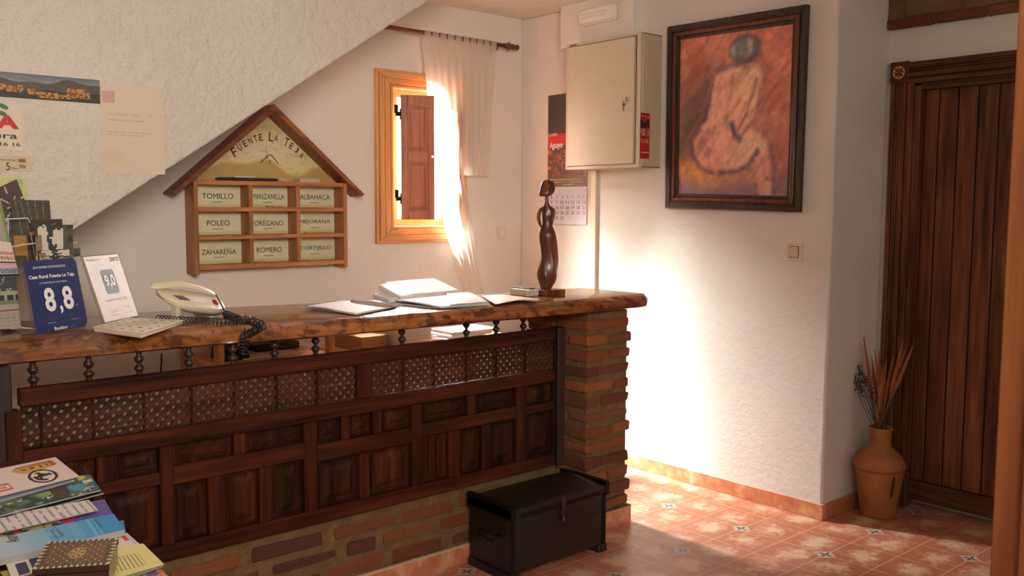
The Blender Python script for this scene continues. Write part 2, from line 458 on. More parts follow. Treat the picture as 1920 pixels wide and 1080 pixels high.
# ------------------------------------------------------------------ the room
YB, XR, XD, YR, ZC = 4.33, 3.863, 4.337, 2.217, 2.588
struct(MB().box((-1.6, -1.2, -.06), (4.6, 4.7, 0)).build('floor', 'floor'))
fl = bpy.data.objects['floor']
for vtx in fl.data.vertices: vtx.co += fl.location
fl.location = (0, 0, 0)
struct(MB().box((-1.6, -.6, ZC), (4.6, 4.7, ZC+.08)).build('ceiling', 'ceil'))
WX0, WX1, WZ0, WZ1 = 2.905, 3.302, 1.335, 2.095
m = MB().box((-1.6, YB, 0), (WX0, YB+.10, ZC)).box((WX1, YB, 0), (4.45, YB+.10, ZC)).box((WX0, YB, 0), (WX1, YB+.10, WZ0)).box((WX0, YB, WZ1), (WX1, YB+.10, ZC))
struct(m.build('wall_back', 'stucco2'))
o = struct(MB().box((XR, YR, 0), (XD+.25, YB, ZC)).build('wall_right', 'stucco2', bev=.012, seg=3))
m = MB().box((XD, -1.2, 0), (XD+.2, 1.22, ZC)).box((XD, 2.09, 0), (XD+.2, YR, ZC)).box((XD, 1.22, 2.03), (XD+.2, 2.09, ZC))
m.box((XD+.12, 1.22, 0), (XD+.2, 2.09, 2.03))
struct(m.build('wall_door', 'stucco2'))
e0, e1 = P(805, 0, 1, 3.5), P(140, 430, 1, 3.5)
k = (e0.z-e1.z)/(e0.x-e1.x)
zx = lambda x: e1.z+k*(x-e1.x)
xt = e1.x+(ZC-e1.z)/k
struct(MB().prism([(-1.6, ZC), (xt, ZC), (e1.x, e1.z), (-.7, zx(-.7)), (-1.6, zx(-.7))], 1, 3.5, YB).build('wall_stair', 'stucco', bev=.008, seg=2))
# skirting
struct(MB().box((XR-.010, YR-.010, 0), (XR, YB, .074)).build('baseboard_right', 'skirt', bev=.002))
struct(MB().box((XR, YR-.010, 0), (XD, YR, .074)).build('baseboard_return', 'skirt', bev=.002))
struct(MB().box((-1.6, YB-.010, 0), (XR-.01, YB, .074)).build('baseboard_back', 'skirt', bev=.002))

# brick lintel over the recess
def brickcol(): 
    t = random.random(); a = random.choice([(122, 66, 38), (108, 60, 36), (136, 78, 44), (92, 54, 34), (118, 76, 46)])
    return s8(*[q*(.85+.3*t) for q in a])
m = MB()
t = thing('brick_lintel', 'rough brick lintel above the plank door recess', 'lintel', (XD, 1.7, 2.29))
m.box((XD-.030, -.5, 2.30), (XD-.002, YR-.004, ZC-.004)); m.build('mortar', 'mortar', t)
m = MB(); z = 2.292; row = 0
for hh, gp in ((.038, .006), (.085, .01), (.035, .01), (.045, .01)):
    y = YR+.01-(row % 2)*.1
    while y > -.4:
        L = random.uniform(.20, .28)
        c = brickcol()
        if hh > .08: c = s8(120, 92, 60)
        m.box((XD-.042+random.uniform(0, .006), max(y-L, -.5), z), (XD-.004, min(y, YR-.002)-.0, z+hh), c, jit=.003); y -= L+.012
    z += hh+gp; row += 1
m.build('bricks', 'brick', t, bev=.005, seg=2)

# ------------------------------------------------------------------ plank door
d = tag(thing('plank_door', 'dark stained plank door in the recess, behind the clay jar', 'door', (XD, 1.66, 0)), None, None)
m = MB(); xp = XD+.035
ys = [2.052, 1.985, 1.897, 1.808, 1.718, 1.630, 1.54, 1.45, 1.36, 1.27]
for a, b in zip(ys[:-1], ys[1:]):
    m.box((xp, b+.003, .136), (xp+.02, a-.003, 2.02))
m.build('planks', 'door', d, bev=.005, seg=2)
MB().box((xp+.012, 1.26, .05), (xp+.035, 2.06, 2.03)).build('door_backing', 'darkpost', d)
MB().box((XD-.004, 2.052, 0), (XD+.07, 2.0895, 2.029)).build('jamb', 'door', d, bev=.002)
MB().box((XD-.004, 1.22, 2.0), (XD+.07, 2.052, 2.029)).build('head_jamb', 'doorh', d, bev=.002)
MB().box((xp-.010, 1.27, .04), (xp+.018, 2.052, .132)).build('kick_rail', 'doorh', d, bev=.004)
def mould(mb, axis, lo, hi, a0, a1, x, prof):
    """fluted casing: prof = list of (start,end,proud) across the width"""
    for p0, p1, pr in prof:
        if axis == 2: mb.box((x-pr, hi-p1, a0), (x, hi-p0, a1))
        else: mb.box((x-pr, a0, lo+p0), (x, a1, lo+p1))
fl_ = [(0, .022, .030), (.022, .026, .022), (.026, .034, .028), (.034, .038, .020), (.038, .046, .028), (.046, .050, .020), (.050, .074, .030), (.074, .080, .018), (.080, .108, .024), (.108, .14, .012)]
m = MB(); mould(m, 2, 0, 2.190, 0, 2.036, XD, fl_); m.build('casing_upright', 'door', d, bev=.002)
fh = [(0, .014, .012), (.014, .036, .024), (.036, .042, .016), (.042, .066, .030), (.066, .070, .020), (.070, .078, .028), (.078, .082, .020), (.082, .090, .028), (.090, .112, .030)]
m = MB(); mould(m, 1, 2.018, 0, 1.15, 2.106, XD, fh); m.build('casing_header', 'doorh', d, bev=.002)
MB().box((XD-.034, 2.104, 2.036), (XD, 2.195, 2.136)).build('corner_block', 'doorh', d, bev=.004)
m = MB(); c0 = Vector((XD-.0345, 2.150, 2.086)); pal = [s8(24, 22, 34), s8(176, 110, 60), s8(120, 40, 26), s8(206, 170, 90)]
for i in range(8):
    a0 = i*PI/4; R1, R2 = .034, .017
    pt = lambda a, r: c0+Vector((-.0004, math.cos(a)*r, math.sin(a)*r))
    m.add([pt(0, 0), pt(a0-PI/8, R2), pt(a0, R1)], [(0, 1, 2)], pal[0]); m.add([pt(0, 0), pt(a0, R1), pt(a0+PI/8, R2)], [(0, 1, 2)], pal[2 if i % 2 else 1])
    m.add([pt(a0+PI/8, R2), pt(a0, R1*.93), pt(a0+PI/4, R1*.93)], [(0, 1, 2)], pal[3])
m.build('star_inlay', 'vcol', d, fix=False)

# near door post at the right edge of view
t = thing('door_post', 'thick orange brown wooden post at the right edge of view', 'post', (1.95, .42, 0))
pe = P(1855, 1080, 0, 1.9)
MB().box((1.9, pe.y-.40, 0), (1.955, pe.y, 2.45)).build('board', 'postwood', t, bev=.004, seg=2)
MB().box((1.885, pe.y-.40, 0), (1.9, pe.y-.055, 2.45)).build('stop_bead', 'postwood', t, bev=.003)

# ------------------------------------------------------------------ counter: low brick wall, pillar, panel, slab
t = thing('brick_plinth', 'low rough brick wall under the carved counter panel', 'low wall', (1.2, 2.95, 0))
MB().box((-.9, 2.905, 0), (2.80, 3.02, .318)).build('mortar', 'mortar', t)
m = MB()
for r_, z in enumerate((.085, .158, .232)):
    x = -.85+r_*.13
    while x < 2.78:
        L = random.choice([.26, .27, .24, .12])
        c = tuple(q*.95 for q in brickcol())
        m.box((x, 2.894+random.uniform(0, .008), z+random.uniform(-.006, .006)), (min(x+L, 2.80), 2.93, z+.047+random.uniform(-.006, .006)), c, jit=.006)
        x += L+random.uniform(.03, .06)
m.build('bricks', 'brick', t, bev=.008, seg=2)
MB().box((-.9, 2.884, 0), (2.86, 2.894, .072)).build('skirting', 'skirt', t, bev=.001)
MB().box((-.9, 2.884, .072), (2.86, 2.900, .0765)).build('skirting_grout', plain('pale grout', s8(206, 184, 150), .9), t)

t = thing('brick_pillar', 'brick pillar with wide mortar joints holding the counter end', 'pillar', (3.02, 3.0, 0))
px0, px1, py0, py1 = 2.888, 3.165, 2.80, 3.20
m = MB(); zs = []
z = .085
m.box((px0+.009, py0+.009, 0), (px1-.010, py1-.009, .985)); 
m.build('mortar', 'mortar', t)
m = MB(); i = 0
while z < .955:
    h = .042+random.uniform(-.004, .004)
    ov = random.uniform(-.004, .008)
    spx = px0+(px1-px0)*random.choice([.33, .62, 1.0, .5]); spy = py0+(py1-py0)*random.choice([.3, .5, .65])
    for a, b in ((px0-ov, spx-.006), (spx+.006, px1+ov)):
        if b-a < .03: continue
        for c, e in ((py0-ov, spy-.006), (spy+.006, py1+ov)):
            m.box((a, c, z), (b, e, z+h), brickcol(), jit=.006)
    z += .0685; i += 1
m.build('bricks', 'brick', t, bev=.010, seg=3)
MB().box((px0+.02, py0+.02, .962), (px1-.015, py1-.02, .9965)).build('mortar_cap', 'mortar', t, bev=.01, seg=2)
m = MB().box((px0-.010, py0-.012, 0), (px1+.014, py0-.002, .074)).box((px1+.004, py0-.002, 0), (px1+.014, py1, .074)).box((px0-.010, py0-.002, 0), (px0-.002, 2.885, .074))
m.build('skirting', 'skirt', t, bev=.001)
MB().box((px0-.010, py0-.012, .074), (px1+.014, py1, .079)).build('skirting_grout', 'mortar', t)

# live-edge slab
def lerp_tab(tab, x):
    for (a, b), (c, e) in zip(tab[:-1], tab[1:]):
        if x <= c: return b+(e-b)*max(0, (x-a))/(c-a)
    return tab[-1][1]
ftop = [(-1.2, 2.99), (.3, 3.00), (.76, 2.985), (1.1, 2.945), (1.33, 2.925), (1.44, 2.911), (1.6, 2.862), (1.8, 2.828), (2.0, 2.812), (2.3, 2.80), (3.3, 2.80)]
fbot = [(-1.2, 2.885), (.6, 2.885), (1.23, 2.87), (1.4, 2.828), (1.8, 2.80), (2.3, 2.782), (2.5, 2.755), (3.15, 2.735), (3.3, 2.735)]
back = [(-1.2, 3.497), (1.0, 3.495), (1.52, 3.467), (1.985, 3.353), (2.6, 3.27), (3.209, 3.209), (3.3, 3.19)]
ZT, ZB = 1.052, .997
R = []; NS = 230; x0, x1 = -1.1, 3.285
for i in range(NS+1):
    x = x0+(x1-x0)*i/NS
    w1 = .006*math.sin(x*23)+.004*math.sin(x*41+1)+random.uniform(-.002, .002)
    w2 = .005*math.sin(x*17+2)+.003*math.sin(x*57)
    ft, fb, bk = lerp_tab(ftop, x), lerp_tab(fbot, x), lerp_tab(back, x)
    e = max(0, (x-3.255)/.03); ins = .014*e*e; zi = .004*e
    ring = [Vector((x, bk, ZB)), Vector((x-.02*e, fb+.012, ZB+zi)), Vector((x, fb+ins+w2*.3, ZB+.006+zi))]
    for j in range(1, 6):
        s_ = j/6; y = fb+(ft-fb)*s_; bulge = -.012*math.sin(PI*s_)+w1*math.sin(PI*s_)+w2*math.sin(2*PI*s_)*.6+random.uniform(-.0012, .0012)
        ring.append(Vector((x, y+bulge+ins, ZB+.006+(ZT-ZB-.010)*s_)))
    ring += [Vector((x, ft+.004+ins, ZT-.0025)), Vector((x, ft+.014+ins, ZT-zi*.3)), Vector((x-.012*e, bk-.01, ZT-zi*.3)), Vector((x, bk, ZT-.006))]
    if e > 0:
        for q in ring: q.x -= 0
    se = max(0, (x-2.9)/.385)**2
    for q in ring: q.x -= .080*(1-(q.z-ZB)/(ZT-ZB))*se*(1 if q.y < 2.9 else 0)
    R.append(ring)
m = MB().rings(R); o = m.build('counter_slab', 'slab', smooth=False)
for pl in o.data.polygons: pl.use_smooth = True
md = o.modifiers.new('split', 'EDGE_SPLIT'); md.split_angle = .7
tag(o, 'thick live-edge varnished wooden counter top on the brick pillar', 'counter top')

# carved panel
t = thing('counter_panel', 'old dark red carved wooden panel with lattice band under the counter', 'panel', (1.7, 2.9, .318))
Y0 = 2.872
def fr(mb, xa, xb, za, zb, proud=0): mb.box((xa, Y0-proud, za), (xb, Y0+.035, zb))
m = MB()
fr(m, .66, 2.765, .874, .926); fr(m, .66, 2.765, .694, .748, .004); fr(m, .66, 2.765, .321, .372)
fr(m, 1.091, 1.552, .565, .622); fr(m, 1.604, 2.012, .545, .606); fr(m, 2.061, 2.544, .562, .612); fr(m, 2.60, 2.765, .570, .604); fr(m, .66, 1.049, .574, .612)
each(m, 'rail', 'oldwood', t, bev=.003)
m = MB()
for a, b in ((1.049, 1.091), (1.552, 1.604), (2.012, 2.061), (2.544, 2.60)): fr(m, a, b, .372, .694)
for a, b, c, e in ((1.297, 1.337, .622, .694), (1.205, 1.268, .372, .565), (1.385, 1.430, .372, .565), (1.705, 1.738, .606, .694), (1.838, 1.876, .606, .694), (1.780, 1.822, .372, .545),
                   (2.284, 2.332, .612, .694), (2.190, 2.245, .372, .562), (2.362, 2.405, .372, .562), (.775, .800, .612, .694), (.862, .915, .612, .694), (.850, .878, .372, .574)):
    fr(m, a, b, c, e, -.003)
m.box((1.771, Y0, .748), (1.833, Y0+.035, .874))
each(m, 'stile', 'oldwoodv', t, bev=.003)
MB().box((2.765, Y0-.02, .321), (2.809, Y0+.035, .930)).build('end_post', 'darkpost', t, bev=.003)
MB().box((.618, Y0-.012, .321), (.66, Y0+.035, .868)).build('end_post', 'oldwoodv', t, bev=.003)
MB().box((.50, Y0-.002, .321), (.64, Y0+.035, .997)).build('end_post', 'darkpost', t, bev=.003)
MB().box((.66, Y0+.028, .321), (2.765, Y0+.036, .748)).build('backing', 'oldpanel', t)
pans = [(1.098, 1.290, .628, .690), (1.344, 1.548, .628, .690), (1.096, 1.200, .378, .560), (1.273, 1.381, .378, .560), (1.436, 1.548, .378, .560),
        (1.609, 1.700, .610, .690), (1.743, 1.833, .610, .690), (1.881, 2.007, .610, .690), (1.609, 1.775, .378, .540), (1.827, 2.008, .378, .540),
        (2.066, 2.279, .616, .690), (2.337, 2.540, .616, .690), (2.066, 2.186, .378, .557), (2.250, 2.357, .378, .557), (2.410, 2.540, .378, .557),
        (2.606, 2.760, .608, .690), (2.606, 2.760, .378, .565), (.668, .770, .616, .690), (.805, .858, .616, .690), (.920, 1.044, .616, .690), (.668, .845, .378, .570), (.884, 1.044, .378, .570)]
for i, (a, b, c, e) in enumerate(pans):
    m = MB(); q = .020 if i != 12 else .004; yb = Y0+.022; yf = Y0+.008
    m.box((a, yb, c), (b, yb+.008, e))
    def rr(ins, y): return [Vector((a+ins, y, c+ins)), Vector((b-ins, y, c+ins)), Vector((b-ins, y, e-ins)), Vector((a+ins, y, e-ins))]
    if i == 12:
        m.box((a+.03, yf, c+.02), (a+.045, yb, e-.01)); m.box((b-.05, yf+.004, c+.01), (b-.03, yb, e-.02))
    else: m.rings([rr(.008, yb), rr(.010, yb-.006), rr(.012+q*.5, yf+.008), rr(.016+q, yf+.002), rr(.019+q*.6+.012, yf)])
    m.build('raised_panel', 'oldpanel' if i % 3 else 'oldwoodv', t, bev=.0012)
# lattice screens
def clip(poly, xa, xb, za, zb):
    def cut(pl, f, inter):
        out = []
        for i in range(len(pl)):
            a, b = pl[i-1], pl[i]
            if f(b):
                if not f(a): out.append(inter(a, b))
                out.append(b)
            elif f(a): out.append(inter(a, b))
        return out
    def ix(c): return lambda a, b: (c, a[1]+(b[1]-a[1])*(c-a[0])/(b[0]-a[0]))
    def iz(c): return lambda a, b: (a[0]+(b[0]-a[0])*(c-a[1])/(b[1]-a[1]), c)
    for f, it in ((lambda p: p[0] >= xa, ix(xa)), (lambda p: p[0] <= xb, ix(xb)), (lambda p: p[1] >= za, iz(za)), (lambda p: p[1] <= zb, iz(zb))):
        if len(poly) < 3: return []
        poly = cut(poly, f, it)
    return poly
lat = [(.664, .712), (.720, .857), (.864, 1.008), (1.015, 1.157), (1.165, 1.305), (1.313, 1.454), (1.462, 1.608), (1.616, 1.768), (1.836, 1.972), (1.980, 2.120), (2.128, 2.280), (2.288, 2.436), (2.444, 2.596), (2.604, 2.762)]
for a, b in lat:
    m = MB(); za, zb = .750, .873; r2 = math.sqrt(.5); p = .0240; wd = .0068
    cx, cz = (a+b)/2, (za+zb)/2
    for sgn in (1, -1):
        for kk in range(-9, 10):
            dx, dz = r2, r2*sgn; nx, nz = -dz, dx
            ox, oz = cx+nx*kk*p, cz+nz*kk*p
            po = [(ox+dx*s1*.3+nx*s2*wd, oz+dz*s1*.3+nz*s2*wd) for s1, s2 in ((-1, -1), (1, -1), (1, 1), (-1, 1))]
            po = clip(po, a, b, za, zb)
            if len(po) >= 3:
                yy = Y0+.012 if sgn > 0 else Y0+.017
                m.prism(po, 1, yy, yy+.006)
    o = m.build('lattice_screen', 'lattice', t)
m = MB()
for (a, b), (c, e) in zip(lat[:-1], lat[1:]):
    if c-b < .02: m.box((b, Y0+.006, .748), (c, Y0+.03, .874))
each(m, 'lattice_divider', 'oldwoodv', t, bev=.001)
for x in (.701, .853, 1.001, 1.157, 1.306, 1.455, 1.612, 1.978, 2.288, 2.444, 2.594):
    prof = [(.007, .926), (.010, .929), (.007, .933), (.012, .941), (.0165, .947), (.012, .954), (.006, .960), (.006, .963), (.012, .969), (.0155, .976), (.012, .983), (.008, .988), (.009, .9975)]
    MB().lathe(prof, (x, Y0+.018, 0), 16).build('baluster', 'darkpost', t, smooth=True)

# ------------------------------------------------------------------ chest
cx0, cx1, cy0, cy1, cz = 2.276, 2.822, 2.599, 2.872, .298
t = thing('wooden_chest', 'small blackened wooden chest on the floor against the counter', 'chest', ((cx0+cx1)/2, (cy0+cy1)/2, 0))
MB().box((cx0+.012, cy0+.012, .030), (cx1-.012, cy1-.004, .250)).build('body', 'chest', t, bev=.004)
m = MB(); R = []
for i in range(11):
    a = i/10; y = cy0+(cy1-cy0)*a; R.append((y, .286+.010*math.sin(PI*a)**.6))
m.prism([(cy0, .252)]+R+[(cy1, .252)], 0, cx0, cx1); m.build('lid', 'chest', t, bev=.004, seg=2)
m = MB()
for x in (cx0+.002, cx1-.052): m.box((x, cy0+.004, 0), (x+.05, cy1-.006, .034))
each(m, 'skid', 'chest', t, bev=.003)
m = MB()
for x in (cx0+.008, cx1-.028): m.box((x, cy0+.008, .034), (x+.020, cy0+.0125, .250)); 
for x in (cx0+.0, cx1-.022): m.box((x, cy0-.003, .248), (x+.022, cy1, .303))
m.box((cx0+.05, cy0-.0025, .252), (cx1-.05, cy0, .268))
each(m, 'iron_strap', 'iron', t, bev=.001)
hx = P(1056, 950, 1, cy0).x
m = MB().box((hx-.010, cy0-.006, .235), (hx+.010, cy0-.001, .292)).box((hx-.006, cy0-.002, .190), (hx+.006, cy0+.012, .24)).lathe([(.004, .185), (.009, .192), (.009, .204), (.004, .210)], (hx, cy0-.003, 0), 10)
m.build('hasp', plain('dull brass', (.10, .07, .04), .45, .8), t, bev=.001)
m = MB(); yc = (cy0+cy1)/2
m.tube([(cx0+.012, yc+.05, .170), (cx0-.008, yc+.05, .165), (cx0-.012, yc+.04, .150), (cx0-.012, yc-.04, .150), (cx0-.008, yc-.05, .165), (cx0+.012, yc-.05, .170)], .005, 8)
m.build('side_handle', 'iron', t, smooth=True)
struct(MB().box((-1.68, -.6, 0), (-1.6, 4.7, ZC)).build('wall_left', 'stucco2'))
# ------------------------------------------------------------------ window
t = thing('window', None, None, (3.2, YB, 1.243)); t.name = 'window_1'; t['kind'] = 'structure'
fx0, fx1, fz0, fz1 = 2.79, 3.415, 1.243, 2.190
def ringbox(mb, a, b, c, e, wd, ya, yb):
    mb.prism([(a, c), (b, c), (b-wd, c+wd), (a+wd, c+wd)], 1, ya, yb); mb.prism([(a, e), (a+wd, e-wd), (b-wd, e-wd), (b, e)], 1, ya, yb)
def ringv(mb, a, b, c, e, wd, ya, yb):
    mb.prism([(a, c), (a+wd, c+wd), (a+wd, e-wd), (a, e)], 1, ya, yb); mb.prism([(b, c), (b, e), (b-wd, e-wd), (b-wd, c+wd)], 1, ya, yb)
for fn, mt, nm in ((ringbox, 'pineh', 'casing_rail'), (ringv, 'pine', 'casing_upright')):
    m = MB()
    for i, (w_, y_) in enumerate(((.018, .026), (.030, .032), (.012, .020), (.028, .024), (.012, .014), (.016, .018))):
        off = (0, .018, .048, .060, .088, .100)[i]
        fn(m, fx0+off, fx1-off, fz0+off*.8, fz1-off*.8, w_*.9, YB-y_, YB+.02)
    for par in (0, 1):
        q = MB(); vi = fi = 0
        for k_, (nv, nf) in enumerate(m.calls):
            if k_ % 2 == par: q.add(m.v[vi:vi+nv], [tuple(i-vi for i in f) for f in m.f[fi:fi+nf]])
            vi += nv; fi += nf
        q.build(nm, mt, t, bev=.003, seg=2)
sx0, sx1, sz0, sz1 = WX0+.002, WX1-.002, WZ0+.002, WZ1-.002
m = MB(); ringbox(m, sx0, sx1, sz0, sz1, .045, YB+.015, YB+.06); each(m, 'sash_rail', 'pineh', t, bev=.004)
m = MB(); ringv(m, sx0, sx1, sz0, sz1, .045, YB+.015, YB+.06); m.box((3.09, YB+.02, sz0+.04), (3.115, YB+.055, sz1-.04)); each(m, 'sash_stile', 'pine', t, bev=.004)
MB().box((sx0+.04, YB+.035, sz0+.04), (sx1-.04, YB+.040, sz1-.04)).build('pane', 'glass', t)
MB().lathe([(.004, 0), (.010, .004), (.011, .012), (.005, .018)], (0, 0, 0), 16).build('knob', 'pine', None)
k = bpy.data.objects['knob']; kp = Vector((3.204, YB-.004, 1.36)); k.parent = t; k.rotation_euler = (PI/2, 0, 0); k.location = kp-t.location
# shutters: leaf hinged on the casing, swung into the room
def leaf(name, hinge, tip, z0, z1, label, flip=1):
    h = Vector((hinge[0], hinge[1], z0)); d = Vector((tip[0]-hinge[0], tip[1]-hinge[1], 0)); W = d.length
    t = thing(name, label, 'shutter', h, 'window shutters')
    B = Mat(h, d, (0, 0, 1))
    n = B.to_3x3() @ Vector((0, 0, 1))
    H = z1-z0; th = .020
    m = MB(); m.M = B
    for a in ((0, 0, .036, H), (W-.036, 0, W, H)): m.box((a[0], a[1], -th/2), (a[2], a[3], th/2))
    each(m, 'stile', 'shutter', t, bev=.002)
    m = MB(); m.M = B
    for a, b in ((0, .05), (H*.47, H*.47+.055), (H-.055, H)): m.box((.036, a, -th/2), (W-.036, b, th/2))
    each(m, 'rail', 'shutter', t, bev=.002)
    for a, b in ((.05, H*.47), (H*.47+.055, H-.055)):
        m = MB(); m.M = B
        m.box((.036, a, -.004), (W-.036, b, .004))
        for s_ in (1, -1):
            rr = lambda i, z: [Vector((.036+i, a+i, z*s_)), Vector((W-.036-i, a+i, z*s_)), Vector((W-.036-i, b-i, z*s_)), Vector((.036+i, b-i, z*s_))]
            m.rings([rr(.008, .003), rr(.010, .006), rr(.026, .009)])
        m.build('raised_panel', 'shutter', t, bev=.001)
    m = MB()
    for z in (z0+.115, z1-.105):
        c = Vector((h.x, h.y, z))
        m.tube([c+Vector((0, 0, -.03)), c+Vector((0, 0, .03))], .007, 8)
        m.box((c.x-.03, c.y-.006, z-.012), (c.x, c.y+.010, z+.012)); m.box((c.x-.035, c.y-.008, z+.005), (c.x-.022, c.y+.012, z+.050))
    m.build('hinges', 'iron', t, bev=.001)
    m = MB(); m.M = B; m.box((W-.018, H*.47+.02, -.018), (W-.006, H*.47+.035, .018)); m.build('latch', 'metal', t, bev=.001)
leaf('window_shutter', (2.935, 4.285), (3.097, 4.197), 1.374, 2.056, 'reddish wooden shutter leaf with two panels, open in front of the window')
leaf('window_shutter', (3.285, 4.300), (3.300, 4.276), 1.374, 2.056, 'narrow edge of the second wooden shutter, showing between the curtain panels')

# ------------------------------------------------------------------ curtain rod and curtains
RY, RZ = 4.25, 2.402
t = thing('curtain_rod', 'dark turned wooden curtain rod with ball finial above the window', 'curtain rod', (3.3, RY, RZ))
m = MB().tube([(2.70, RY, RZ), (3.66, RY, RZ-.004)], .0125, 14); m.build('pole', 'rodwood', t, smooth=True)
m = MB(); m.M = Mat((3.655, RY, RZ-.004), (0, 1, 0), (0, 0, 1)) 
prof = [(.012, 0), (.016, .002), (.016, .008), (.011, .012), (.019, .020), (.024, .030), (.019, .040), (.012, .046), (.012, .052), (.018, .060), (.018, .068), (.009, .076), (.010, .082), (.017, .092), (.018, .098), (.012, .108), (.002, .113)]
m.lathe(prof, (0, 0, 0), 18); m.build('finial', 'rodwood', t, smooth=True)
m = MB().tube([(3.60, YB, RZ-.03), (3.60, RY+.01, RZ-.03), (3.60, RY, RZ-.012)], .009, 8).box((3.585, YB-.012, RZ-.06), (3.615, YB, RZ+.01)); m.build('bracket', 'rodwood', t, bev=.002)

def curtain(name, label, xl, xr, ztop, zbot, nf, tabs, phase, amp=.013):
    t = thing(name, label, 'curtain', ((xl(ztop)+xr(ztop))/2, RY, zbot))
    nx, nz = nf*10, 60; R = []
    for j in range(nz+1):
        z = ztop+(zbot-ztop)*j/nz; row = []
        for i in range(nx+1):
            s_ = i/nx; g = min(1, .25+1.2*j/nz)
            x = xl(z)+(xr(z)-xl(z))*s_
            y = RY+amp*g*math.sin(2*PI*nf*s_+phase+.8*math.sin(3*s_+j*.02))+.004*math.sin(11*s_+j*.1)
            row.append(Vector((x, y, z)))
        R.append(row)
    m = MB().rings(R, cap=False, closed=False); o = m.build('cloth', 'curtain', t, smooth=True, fix=False)
    m = MB()
    a, b = xl(ztop), xr(ztop)
    for j in (0, 1):
        pass
    hz = .055
    R = [[Vector((p.x, p.y-.0015, p.z)) for p in row] for row in R[:4]]
    MB().rings(R, cap=False, closed=False).build('heading', 'curtain', t, smooth=True, fix=False)
    for i in range(tabs):
        w_ = (b-a)/tabs; x0_ = a+w_*i+w_*.07; x1_ = a+w_*(i+1)-w_*.07
        pts = [(RY-.006, ztop-.004), (RY-.015, RZ-.005), (RY-.013, RZ+.008), (RY, RZ+.0145), (RY+.013, RZ+.008), (RY+.015, RZ-.005), (RY+.006, ztop-.004)]
        MB().rings([[Vector((x0_+.1*(x1_-x0_)*(k in (2, 3, 4)), y, z)), Vector((x1_-.1*(x1_-x0_)*(k in (2, 3, 4)), y, z))] for k, (y, z) in enumerate(pts)], cap=False, closed=False).build('tab', 'curtain', t, fix=False)
    return t
def tab1(tb): return lambda z: lerp_tab(tb, z)
curtain('sheer_curtain', 'left white sheer curtain panel falling slantwise beside the shutter', tab1([(.80, 3.40), (.97, 3.355), (1.317, 3.212), (2.295, 3.058)]), tab1([(.80, 3.52), (1.3, 3.42), (1.62, 3.345), (2.295, 3.326)]), 2.295, .80, 5, 5, 0)
curtain('sheer_curtain', 'right white sheer curtain panel, the shorter one nearest the corner', tab1([(1.62, 3.350), (2.295, 3.330)]), tab1([(1.62, 3.535), (2.295, 3.585)]), 2.295, 1.628, 5, 5, 1)
# socket by the window
t = thing('wall_socket', 'small white socket plate on the bright wall right of the window', 'socket', (3.70, YB, 1.285))
MB().box((3.665, YB-.008, 1.25), (3.735, YB, 1.325)).build('plate', 'cream', t, bev=.003)
MB().box((3.68, YB-.011, 1.265), (3.72, YB-.007, 1.31)).build('insert', 'paper', t, bev=.002)

# ------------------------------------------------------------------ key rack shaped like a house
RF = 4.223
t = thing('key_rack', 'house-shaped wooden key rack with nine pigeonholes on the wall', 'key rack', (2.143, YB, 1.125))
L0, L1, R0, R1 = 1.734, 1.755, 2.531, 2.553
MB().box((L0, RF, 1.124), (L1, YB-.001, 1.565)).build('side_board', 'rackwoodv', t, bev=.002)
MB().box((R0, RF, 1.128), (R1, YB-.001, 1.565)).build('side_board', 'rackwoodv', t, bev=.002)
shz = [(1.146, 1.168), (1.287, 1.308), (1.420, 1.441), (1.546, 1.567)]
for a, b in shz: MB().box((L1, RF+.002, a), (R0, YB-.008, b)).build('shelf', 'rackwood', t, bev=.0015)
for x in (2.008, 2.262): MB().box((x, RF+.003, 1.168), (x+.021, YB-.008, 1.546)).build('divider', 'rackwoodv', t, bev=.0015)
ap = (2.143, 1.942)
for s_, tip in ((-1, (1.628, 1.505)), (1, (2.650, 1.510))):
    dx, dz = tip[0]-ap[0], tip[1]-ap[1]; L = math.hypot(dx, dz); n = (-dz/L*s_*-1, dx/L*s_*-1)
    th = .028; nx_, nz_ = (dz/L*th*(1 if s_ > 0 else -1), -abs(dx)/L*th)
    po = [ap, tip, (tip[0]+nx_*.9, tip[1]+nz_*.6), (ap[0], ap[1]-th*L/abs(dx))]
    MB().prism(po, 1, RF-.016, YB-.001).build('roof_board', 'roofwood', t, bev=.003, seg=2)
def gable(U, V):
    A = np.ones(U.shape+(3,))*C(216, 208, 122); A = mixa(A, C(234, 226, 180), vnoise(U, V, 6, 5, 3)*1.1)
    A = mixa(A, C(226, 212, 178), polysoft(U, V, [(.33, .45), (.5, .30), (.67, .45), (.9, .75), (.1, .75)], .12)*.8)
    hill = .82+.05*np.sin(U*21)+.08*np.sin(U*9+1)-.12*vnoise(U, V, 4, 2, 5)
    A = mixa(A, C(186, 150, 86), np.clip((V-hill)/.05, 0, 1)*.8)
    A = mixa(A, C(170, 150, 80), (vnoise(U, V, 30, 20, 8) > .62)*.25)
    return A
m = MB(); 
gx0, gx1, gz = 1.72, 2.565, 1.567
o = card('gable_picture', [(gx0, YB-.010, 1.93), (gx1, YB-.010, 1.93), (gx1, YB-.010, gz), (gx0, YB-.010, gz)], gable, 90, 40, .004, 'vcol', t)
